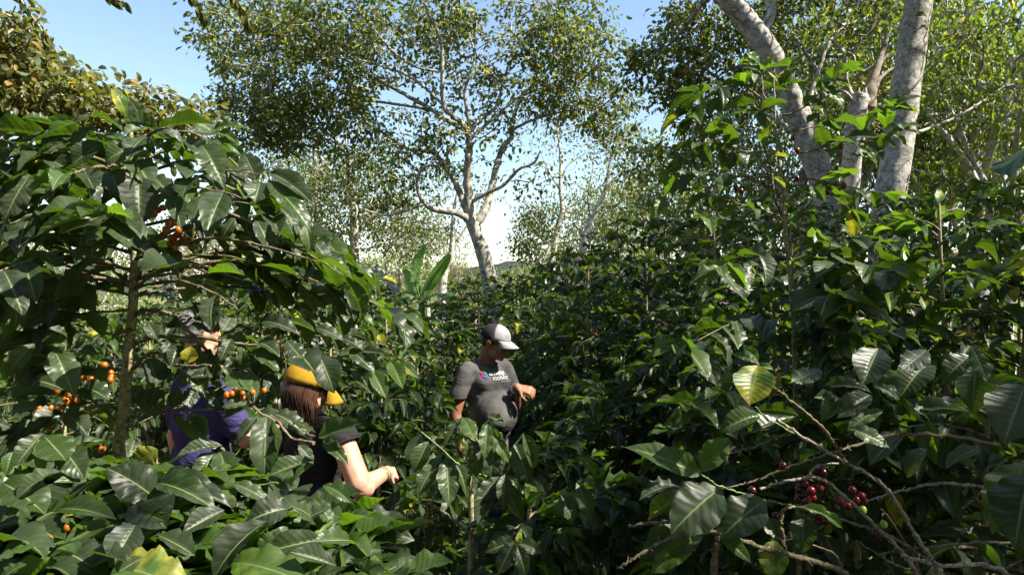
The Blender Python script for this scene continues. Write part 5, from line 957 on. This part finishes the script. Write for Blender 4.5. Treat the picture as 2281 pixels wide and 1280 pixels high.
M['shirt_grey'] = cloth('shirt_grey', (.068, .065, .065), (.15, .14, .128), wr=.16, sc=4.); M['shirt_black'] = cloth('shirt_black', (.020, .019, .021)); M['shirt_purple'] = cloth('shirt_purple', (.040, .034, .105))
M['trousers'] = cloth('trousers', (.10, .10, .11)); M['cap_dark'] = simple('cap_dark', (.030, .022, .032), .9, .1); M['cap_grey'] = simple('cap_grey', (.25, .245, .255), .85, .2, .12, 60)
M['cap_yellow'] = simple('cap_yellow', (.30, .17, .012), .85, .2, .12, 40); M['cap_black'] = simple('cap_black', (.02, .02, .02), .9, .1); M['print_white'] = simple('print_white', (.42, .42, .41), .8, .2)
M['ink'] = simple('ink', (.03, .03, .035), .8, .2); M['eye'] = simple('eye', (.05, .03, .02), .15, .5); M['hair_dark'] = simple('hair_dark', (.018, .014, .012), .5, .4, .5, 90); M['lips'] = simple('lips', (.22, .08, .06), .5, .4)
g = NT('hair_brown'); at_ = g.noise(9, 3, .6, g.obj()); M['hair_brown'] = g.done(g.pbr(g.mix(g.rng(at_, .35, .65), (.030, .014, .009), (.075, .036, .022)), .38, .5))
M['hair_greyish'] = simple('hair_greyish', (.10, .09, .09), .55, .4, .6, 120); M['collar_blue'] = simple('collar_blue', (.04, .10, .48), .8, .2); M['metal'] = simple('metal', (.6, .6, .6), .25, .5, Metallic=1.)

def head(B, h, nose=1.):
    """one continuous head: skull, jaw, brow, cheeks, nose, lips, ears"""
    B.ell(h, (-.008, 0, .03), (.094, .074, .088)); B.ell(h, (.028, 0, -.03), (.062, .062, .078)); B.ell(h, (.045, 0, -.078), (.042, .042, .036)); B.ell(h, (.074, 0, -.096), (.018, .022, .018))
    B.ell(h, (.078, 0, .016), (.016, .048, .012)); 
    for sg in (-1, 1):
        B.ell(h, (.066, sg*.036, -.03), (.024, .022, .022)); B.ell(h, (.03, sg*.052, -.07), (.032, .014, .03))
        B.ell(h, (-.004, sg*.079, -.006), (.018, .010, .032)); B.ell(h, (-.008, sg*.088, .002), (.021, .007, .027))
        B.ell(h, (.094, sg*.014, -.036), (.012, .010, .009))
    B.cap(h(.084, 0, .010), h(.108*nose, 0, -.032), .010, .0155); B.ell(h, (.086, 0, -.060), (.012, .026, .007)); B.ell(h, (.084, 0, -.074), (.012, .022, .008))
def hand(B, w, f, up, s=1., curl=.9, flat=.3):
    """w wrist, f finger direction, up = back of the hand"""
    f = nrm(f); up = nrm(up - f*np.dot(up, f)); sd = np.cross(f, up); m = w + f*.045*s
    for k, o in enumerate((-.027, -.009, .009, .027)): B.cap(w + sd*o*.6*s + f*.01, w + f*.082*s + sd*o*s, .0125*s, .0105*s, 10)
    for k, (o, L) in enumerate(((-.030, .062), (-.010, .075), (.010, .080), (.030, .070))):
        p = w + f*.085*s + sd*o*s; a = flat + .12*k
        for q, fr_ in enumerate((.45, .32, .25)):
            a2 = a + curl*q*.75; d = f*math.cos(a2) - up*math.sin(a2); e = p + d*L*fr_*s; B.cap(p, e, .0088*s - q*.0006, .0082*s - q*.0007, 9); p = e
    p = w + f*.025*s + sd*.026*s; e = p + nrm(sd*.8 + f*.6 - up*.35)*.038*s; B.cap(p, e, .012*s, .0098*s, 10); B.cap(e, e + nrm(f*.8 + sd*.15 - up*.45)*.034*s, .0095*s, .0082*s, 10)
def ball_cap(root, h, front, back, split=.02, seg=36, rad=(.108, .089, .098), bill_mat=None, billL=.078, z0=.028, slope=.012):
    caps = empty_cap = None
    th = np.linspace(0, np.pi/2, 12); ph = np.linspace(0, 2*np.pi, seg+1)[:-1]
    def dome(sel, name, mat, grow):
        V, Fq = [], []
        for a_ in th:
            for b_ in ph: V.append(h(-.008 + (rad[0]+grow)*math.sin(a_)*math.cos(b_), (rad[1]+grow)*math.sin(a_)*math.sin(b_), z0 + (rad[2]+grow)*math.cos(a_)**.85))
        for i in range(11):
            for j in range(seg):
                cx = math.cos(ph[j] + np.pi/seg)
                if sel(cx, j): j2 = (j+1) % seg; Fq.append((i*seg+j, i*seg+j2, (i+1)*seg+j2, (i+1)*seg+j))
        o = mesh_obj(name, V, Fq, mat, root); m = o.modifiers.new('t', 'SOLIDIFY'); m.thickness = .003; return o
    A_ = dome(lambda c, j: c < split, 'cap', M[back], 0); Bf = dome(lambda c, j: c >= split, 'front_panel', M[front], .0008)
    V, Fq = [], []; nu, nv = 8, 14
    for i in range(nu):
        u = i/(nu-1)
        for j in range(nv):
            v = -1 + 2*j/(nv-1); a_ = v*1.02; x0 = -.008 + (rad[0]+.002)*math.cos(a_*.95); y0 = (rad[1]+.002)*math.sin(a_*.95); ext = billL*math.sqrt(max(0, 1 - (v*.985)**2))
            V.append(h(x0 + u*ext, y0*(1 - .06*u), z0 + .004 - .030*v*v*u - slope*u - .012*u*u))
    for i in range(nu-1):
        for j in range(nv-1): k = i*nv+j; Fq.append((k, k+1, k+nv+1, k+nv))
    o = mesh_obj('bill', V, Fq, M[bill_mat or front], root); m = o.modifiers.new('t', 'SOLIDIFY'); m.thickness = .004
    g = Geo(); g.sphere(h(-.008, 0, z0 + rad[2]), (.008, .008, .005), 10, 6, h.m); g.build('button', M[back], root)
    return A_
def ring(root, c, ax, r, t, mat, name, flat=1.):
    ax = nrm(ax); u = nrm(np.cross(ax, A(.1, .2, 1))); v = np.cross(ax, u); a = np.linspace(0, 2*np.pi, 25); g = Geo()
    g.tube([c + r*(u*math.cos(x) + v*math.sin(x)*flat) for x in a], t, 8, cap=False); return g.build(name, mat, root)
def shoe(B, fr, x, y): B.ell(fr, (x+.05, y, .05), (.14, .05, .05))

# the man in the grey cap
ox = P(1083, 640, 4.8); T = Frame(A(ox[0], 4.8, 0), math.radians(-50)); root = empty('person', T(0, 0, 0), 'stout man in grey and black cap and printed charcoal shirt standing in the lane', 'person')
h = Frame(P(1103, 762, 4.74), math.radians(-24), math.radians(15))
B = Blob(); head(B, h); nb = T(-.02, 0, 1.36); B.cap(nb, h(-.03, 0, -.045), .066, .060); B.ell(T, (0, 0, 1.2), (.07, .12, .2)); B.ell(T, (.03, 0, 1.0), (.09, .12, .16))
sr, er, wr_ = T(-.005, -.180, 1.335), T(-.03, -.245, 1.09), T(.02, -.235, .855); B.cap(sr, er, .043, .042); B.cap(er, wr_, .042, .028); hand(B, wr_, A(0, 0, -1) + .2*(T.m @ A(1, 0, 0)), T.m @ A(.2, -1, 0), 1.05, .5)
sl_, el_ = T(-.005, .180, 1.335), T(.02, .25, 1.10); wl_ = P(1151, 862, 4.62); B.cap(sl_, el_, .043, .042); B.cap(el_, wl_, .042, .029); hand(B, wl_, nrm(A(1, -.1, -.25)), A(-.1, -.6, .8), 1.1, .95, .55)
for sg in (-1, 1): B.cap(T(0, sg*.09, .9), T(.02, sg*.11, .5), .07, .055); B.cap(T(.02, sg*.11, .5), T(-.01, sg*.12, .08), .05, .035)
body, _, _ = B.build('body', M['skin_brown'], root, .0055, 4)
B = Blob(); B.ell(T, (0, 0, 1.25), (.128, .170, .19)); B.ell(T, (.085, 0, 1.075), (.172, .166, .165)); B.ell(T, (.03, 0, .98), (.145, .172, .16)); B.cap(T(-.005, -.155, 1.385), T(-.005, .155, 1.385), .060, .060); B.ell(T, (-.01, 0, 1.405), (.07, .13, .045)); B.ell(T, (.06, .07, 1.29), (.07, .08, .07)); B.ell(T, (.06, -.07, 1.29), (.07, .08, .07)); B.ell(T, (.02, 0, .88), (.14, .172, .12))
for sg in (-1, 1): B.cap(T(-.005, sg*.178, 1.362), T(-.02 if sg < 0 else .01, sg*.237, 1.20), .062, .064)
zc = .925; slv = T(-.02, -.238, 1.215)
def clip_m(co):
    ok = co[:, 2] > zc + .02*np.sin(co[:, 0]*20)
    loc = (co - T.o) @ T.m; cut = (np.abs(loc[:, 1]) > .180) & (loc[:, 2] < 1.185); return ok & ~cut
shirt, co, fs = B.build('shirt', M['shirt_grey'], root, .009, 10, clip_m, fold=.002); sm = shirt.modifiers.new('t', 'SOLIDIFY'); sm.thickness = .004
ring(root, T(.012, 0, 1.432), T.m @ A(.35, 0, 1), .072, .006, M['shirt_grey'], 'collar')
bvh = BVHTree.FromPolygons([tuple(v) for v in co], fs)
def print_on(text, b0, z0_, size, mat, name='lettering', weight=.0, sq=1.):
    cu = bpy.data.curves.new('t', 'FONT'); cu.body = text; cu.size = size; cu.offset = weight; o = bpy.data.objects.new('t', cu); C.objects.link(o); dg = bpy.context.evaluated_depsgraph_get(); dg.update(); me = o.evaluated_get(dg).to_mesh()
    V = [(v.co.x*sq, v.co.y) for v in me.vertices]; fs_ = [tuple(p.vertices) for p in me.polygons]; bpy.data.objects.remove(o); return proj(V, fs_, b0, z0_, mat, name)
def proj(V, fs_, b0, z0_, mat, name):
    out = []
    for x, y in V:
        p = T(.6, b0 + x, z0_ + y); hit = bvh.ray_cast(Vector(p), Vector(T.m @ A(-1, 0, 0))); q = np.array(hit[0]) if hit[0] is not None else T(.15, b0+x, z0_+y); out.append(q + T.m @ A(.008, 0, 0))
    return mesh_obj(name, out, fs_, mat, shirt, smooth=False)
print_on('univision', -.056, 1.348, .036, M['print_white'], weight=.0009, sq=1.12); print_on('mobile', -.038, 1.312, .048, M['print_white'], weight=.0002); print_on('powered by t-mobile', .03, 1.298, .0115, M['print_white'])
cols = [(.55, .04, .10), (.35, .05, .45), (.03, .22, .55), (.03, .40, .12)]
for k, c_ in enumerate(cols):
    M['em%d' % k] = simple('emblem_ink', tuple(x*.45 for x in c_), .8, .2); x0, y0 = (-.020 if k in (0, 1) else .001), (.001 if k in (0, 3) else -.019)
    V_ = [(x0 + .018*a_, y0 + .018*b_) for b_ in (0, .33, .66, 1) for a_ in (0, .33, .66, 1)]; cx_, cy_ = .0, .0
    V_ = [(x*(1 if math.hypot(x, y) < .021 else .021/math.hypot(x, y)), y*(1 if math.hypot(x, y) < .021 else .021/math.hypot(x, y))*1.15) for x, y in V_]
    proj(V_, [(r_*4+q_, r_*4+q_+1, r_*4+q_+5, r_*4+q_+4) for r_ in range(3) for q_ in range(3)], -.088, 1.354, M['em%d' % k], 'emblem')
B = Blob()
B.ell(T, (.02, 0, .93), (.13, .165, .10))
for sg in (-1, 1): B.cap(T(0, sg*.085, .86), T(.02, sg*.11, .48), .092, .072); B.cap(T(.02, sg*.11, .48), T(-.01, sg*.12, .07), .07, .06)
B.build('trousers', M['trousers'], root, .014, 5)
for sg in (-1, 1): B = Blob(); shoe(B, T, 0, sg*.12); B.build('shoe', M['cap_black'], root, .01, 3)
ball_cap(root, h, 'cap_grey', 'cap_dark', .12)
g = Geo(); a = np.linspace(0, 2*np.pi, 25)
def on_cap(y_, z_):
    zz = z_ - .028; rr = math.sqrt(max(0, 1 - (zz/.1)**2.3 - (y_/.091)**2)); return h(-.008 + .1115*rr, y_, z_)
g.tube([on_cap(-.022 + .019*math.cos(x), .077 + .019*math.sin(x)) for x in a], .0016, 6, cap=False); g.tube([on_cap(-.030, .087), on_cap(-.022, .077), on_cap(-.014, .067)], .0016, 6); g.tube([on_cap(-.030, .067), on_cap(-.022, .077), on_cap(-.014, .088)], .0016, 6); g.build('emblem', M['ink'], root)
B = Blob(); B.ell(h, (-.028, 0, .012), (.080, .078, .05)); B.ell(h, (-.05, 0, -.02), (.05, .062, .035))
for sg in (-1, 1): B.ell(h, (.022, sg*.070, .004), (.010, .007, .016))
B.build('hair', M['hair_dark'], root, .006, 3)
for sg in (-1, 1):
    g = Geo(); g.sphere(h(.081, sg*.028, -.006), (.008, .012, .006), 10, 8, h.m); g.build('eye', M['eye'], root)
    g = Geo(); g.tube([h(.090, sg*.014, .014), h(.090, sg*.028, .018), h(.080, sg*.042, .013)], .003, 6); g.build('eyebrow', M['hair_dark'], root)
g = Geo(); g.tube([h(.088, -.024, -.066), h(.096, -.01, -.064), h(.098, 0, -.066), h(.096, .01, -.064), h(.088, .024, -.066)], .0042, 7); g.build('lips', M['lips'], root)
ring(root, wl_ + nrm(el_-wl_)*.02, el_-wl_, .036, .0035, M['metal'], 'bracelet')

# the woman in the yellow cap, seen from behind, reaching right
ow = P(698, 640, 3.45); T = Frame(A(ow[0], 3.45, 0), math.radians(55), math.radians(10)); root = empty('person', A(ow[0], 3.45, 0), 'woman in yellow cap and black shirt seen from behind, reaching into the coffee', 'person')
h = Frame(P(688, 862, 3.40), math.radians(36), math.radians(15), math.radians(0)); Tz = Frame(T.o, math.radians(55))
B = Blob(); head(B, h); B.cap(Tz(.02, 0, 1.27), h(-.03, 0, -.04), .052, .048); B.ell(Tz, (0, 0, 1.12), (.08, .13, .2)); B.ell(Tz, (0, 0, .9), (.11, .15, .18))
se = P(760, 975, 3.30); ee = P(806, 1092, 3.22); ax0 = nrm(ee - se); we = P(862, 1050, 3.36)
B.cap(se + ax0*.02, ee + A(-.01, 0, .03), .060, .057); B.cap(ee + A(-.005, 0, .015), we, .054, .031); B.ell(Frame(ee, 0), (.01, 0, .01), (.052, .05, .046)); hand(B, we, A(.35, .8, -.28), A(.6, -.3, .5), .95, .9, .4)
for sg in (-1, 1): B.cap(Tz(0, sg*.09, .85), Tz(.02, sg*.1, .45), .085, .06); B.cap(Tz(.02, sg*.1, .45), Tz(0, sg*.1, .08), .055, .04)
B.cap(Tz(0, .18, 1.22), Tz(.1, .22, 1.0), .055, .045); B.cap(Tz(.1, .22, 1.0), Tz(.3, .12, 1.0), .045, .028); hand(B, Tz(.3, .12, 1.0), Tz.m @ A(1, -.2, 0), A(0, 0, 1), .95)
body, _, _ = B.build('body', M['skin_fair'], root, .006, 5)
B = Blob(); B.ell(Tz, (0, 0, 1.10), (.13, .175, .21)); B.ell(Tz, (.0, 0, .90), (.135, .175, .2)); B.cap(Tz(0, -.13, 1.24), Tz(0, .15, 1.24), .066, .062); B.ell(Tz, (0, 0, 1.275), (.075, .12, .05)); B.cap(Tz(0, -.14, 1.235), se, .074, .084); B.cap(se, se*.6 + ee*.4, .084, .080); B.cap(Tz(0, .16, 1.22), Tz(.06, .2, 1.1), .07, .065)
ax_ = nrm(ee-se); clipw = lambda co: (co[:, 2] > .8) & ~(((co - se) @ ax_ > .035) & ((co - se) @ ax_ < .25) & (np.linalg.norm((co - se) - ((co - se) @ ax_)[:, None]*ax_, axis=1) < .092))
shirt, co, fs = B.build('shirt', M['shirt_black'], root, .010, 8, clipw, fold=.004); sm = shirt.modifiers.new('t', 'SOLIDIFY'); sm.thickness = .004
ring(root, se + ax_*.034, ax_, .079, .0065, M['shirt_black'], 'cuff'); ring(root, Tz(-.012, .015, 1.315), Tz.m @ A(.30, 0, 1), .068, .011, M['collar_blue'], 'collar')
B = Blob(); B.ell(Tz, (0, 0, .82), (.13, .17, .12))
for sg in (-1, 1): B.cap(Tz(0, sg*.085, .8), Tz(.02, sg*.1, .45), .1, .075); B.cap(Tz(.02, sg*.1, .45), Tz(0, sg*.1, .08), .07, .055)
B.build('trousers', M['trousers'], root, .016, 5)
for sg in (-1, 1): B = Blob(); shoe(B, Tz, 0, sg*.1); B.build('shoe', M['cap_black'], root, .01, 3)
ball_cap(root, h, 'cap_yellow', 'cap_yellow', .02, rad=(.122, .106, .122), billL=.075, z0=.014, slope=.045)
ring(root, h(-.115, 0, .042), h.m @ A(1, 0, .15), .022, .006, M['cap_black'], 'cap_strap', .8)
# hair: a cap of hair on the skull with many locks hanging to the collar
B = Blob(); B.ell(h, (-.022, 0, .012), (.098, .088, .075)); B.ell(h, (-.045, 0, -.05), (.060, .076, .07)); B.ell(h, (-.045, 0, -.10), (.045, .068, .05)); B.cap(h(-.05, -.03, -.08), h(-.05, -.03, -.08) + A(.01, -.02, -.09), .045, .022); B.cap(h(-.04, .02, -.08), h(-.04, .02, -.08) + A(0, -.02, -.10), .05, .03); B.cap(h(-.02, -.06, -.02), h(-.02, -.06, -.02) + A(.02, -.01, -.13), .035, .015); hb, _, _ = B.build('hair', M['hair_brown'], root, .008, 4)
for k in range(300):
    a_ = math.radians(uni(62, 298)); r1_, r2_ = .100, .090; x_, y_ = -.018 + r1_*math.cos(a_), r2_*math.sin(a_); s_ = h(x_, y_, .035)
    p2 = h(x_*1.04 - .006, y_*1.06, -.04); ln = uni(.13, .20); p3 = p2 + A(uni(-.012, .012), uni(-.012, .012), -.06) + (h.o - p2)*A(.10, .10, 0); p4 = p3 + A(uni(-.02, .02), uni(-.02, .02), -(ln-.09)) + (h.o - p3)*A(.12, .12, 0)
    if k % 90 < 1: pass
    g = Geo() if k == 0 else g
    c = catmull([s_, p2, p3, p4], 6); g.tube(c, np.linspace(.0036, .001, len(c))*uni(.6, 1.2), 5, cap=False)
g.build('hair_locks', M['hair_brown'], hb)
for sg in (-1, 1): g = Geo(); g.sphere(h(.081, sg*.028, -.006), (.008, .012, .006), 10, 8, h.m); g.build('eye', M['eye'], root)
wa = nrm(we-ee)
for k, m_ in enumerate(('cherry_yellow', 'print_white', 'cherry_green')): ring(root, we - wa*(.012 + .007*k), wa, .036, .0025, M[m_], 'bracelet')

# the grey haired picker in purple
o3 = P(450, 640, 3.7); T = Frame(A(o3[0], 3.7, 0), math.radians(48)); root = empty('person', T(0, 0, 0), 'grey haired person in a purple blue shirt bending behind the left coffee branches', 'person')
h = Frame(P(450, 745, 3.66), math.radians(42), math.radians(14))
B = Blob(); head(B, h); B.cap(T(0, 0, 1.46), h(-.02, 0, -.04), .062, .056); B.ell(T, (0, 0, 1.2), (.1, .15, .24)); B.ell(T, (0, 0, .95), (.12, .16, .18))
B.cap(T(0, -.2, 1.38), T(.12, -.26, 1.14), .055, .044); B.cap(T(.12, -.26, 1.14), T(.36, -.2, 1.2), .042, .028); hand(B, T(.36, -.2, 1.2), T.m @ A(1, .2, .1), A(0, 0, 1))
B.cap(T(0, .2, 1.38), T(-.02, .30, 1.10), .055, .044); B.cap(T(-.02, .30, 1.10), T(.02, .33, .84), .042, .028); hand(B, T(.02, .33, .84), A(0, 0, -1), T.m @ A(0, 1, 0), 1, .5)
for sg in (-1, 1): B.cap(T(0, sg*.09, .9), T(.02, sg*.11, .5), .08, .06); B.cap(T(.02, sg*.11, .5), T(-.01, sg*.12, .08), .055, .04)
B.build('body', M['skin_fair'], root, .007, 5)
B = Blob(); B.ell(T, (0, 0, 1.24), (.15, .21, .24)); B.ell(T, (.0, 0, 1.0), (.15, .20, .2)); B.cap(T(0, -.17, 1.42), T(0, .17, 1.42), .075, .075); B.ell(T, (0, 0, 1.46), (.08, .13, .05)); B.cap(T(0, -.2, 1.39), T(.08, -.24, 1.22), .08, .075); B.cap(T(0, .2, 1.39), T(-.01, .27, 1.2), .08, .075)
B.build('shirt', M['shirt_purple'], root, .012, 8, fold=.006)
B = Blob(); B.ell(T, (0, 0, .86), (.135, .18, .12))
for sg in (-1, 1): B.cap(T(0, sg*.085, .85), T(.02, sg*.11, .48), .1, .075); B.cap(T(.02, sg*.11, .48), T(-.01, sg*.12, .07), .07, .06)
B.build('trousers', M['trousers'], root, .016, 5)
for sg in (-1, 1): B = Blob(); shoe(B, T, 0, sg*.12); B.build('shoe', M['cap_black'], root, .01, 3)
B = Blob(); B.ell(h, (-.018, 0, .042), (.100, .082, .088)); B.ell(h, (-.045, 0, -.005), (.06, .078, .06)); hb, _, _ = B.build('hair', M['hair_greyish'], root, .007, 3)
g = Geo()
for k in range(110):
    v_ = nrm(A(random.gauss(0, 1), random.gauss(0, 1), abs(random.gauss(0, 1)))); p_ = A(-.018, 0, .042) + v_*A(.099, .082, .088); q_ = p_ + A(-.03, uni(-.02, .02), -.012) + v_*.004
    if p_[0] > .07: continue
    g.tube([h(*p_), h(*(.5*(p_+q_) + v_*.006)), h(*q_)], A(.004, .0045, .0012), 5)
g.build('hair_locks', M['hair_greyish'], hb)
for sg in (-1, 1): g = Geo(); g.sphere(h(.081, sg*.028, -.006), (.008, .012, .006), 10, 8, h.m); g.build('eye', M['eye'], root)
print('people', time.time()-T0)
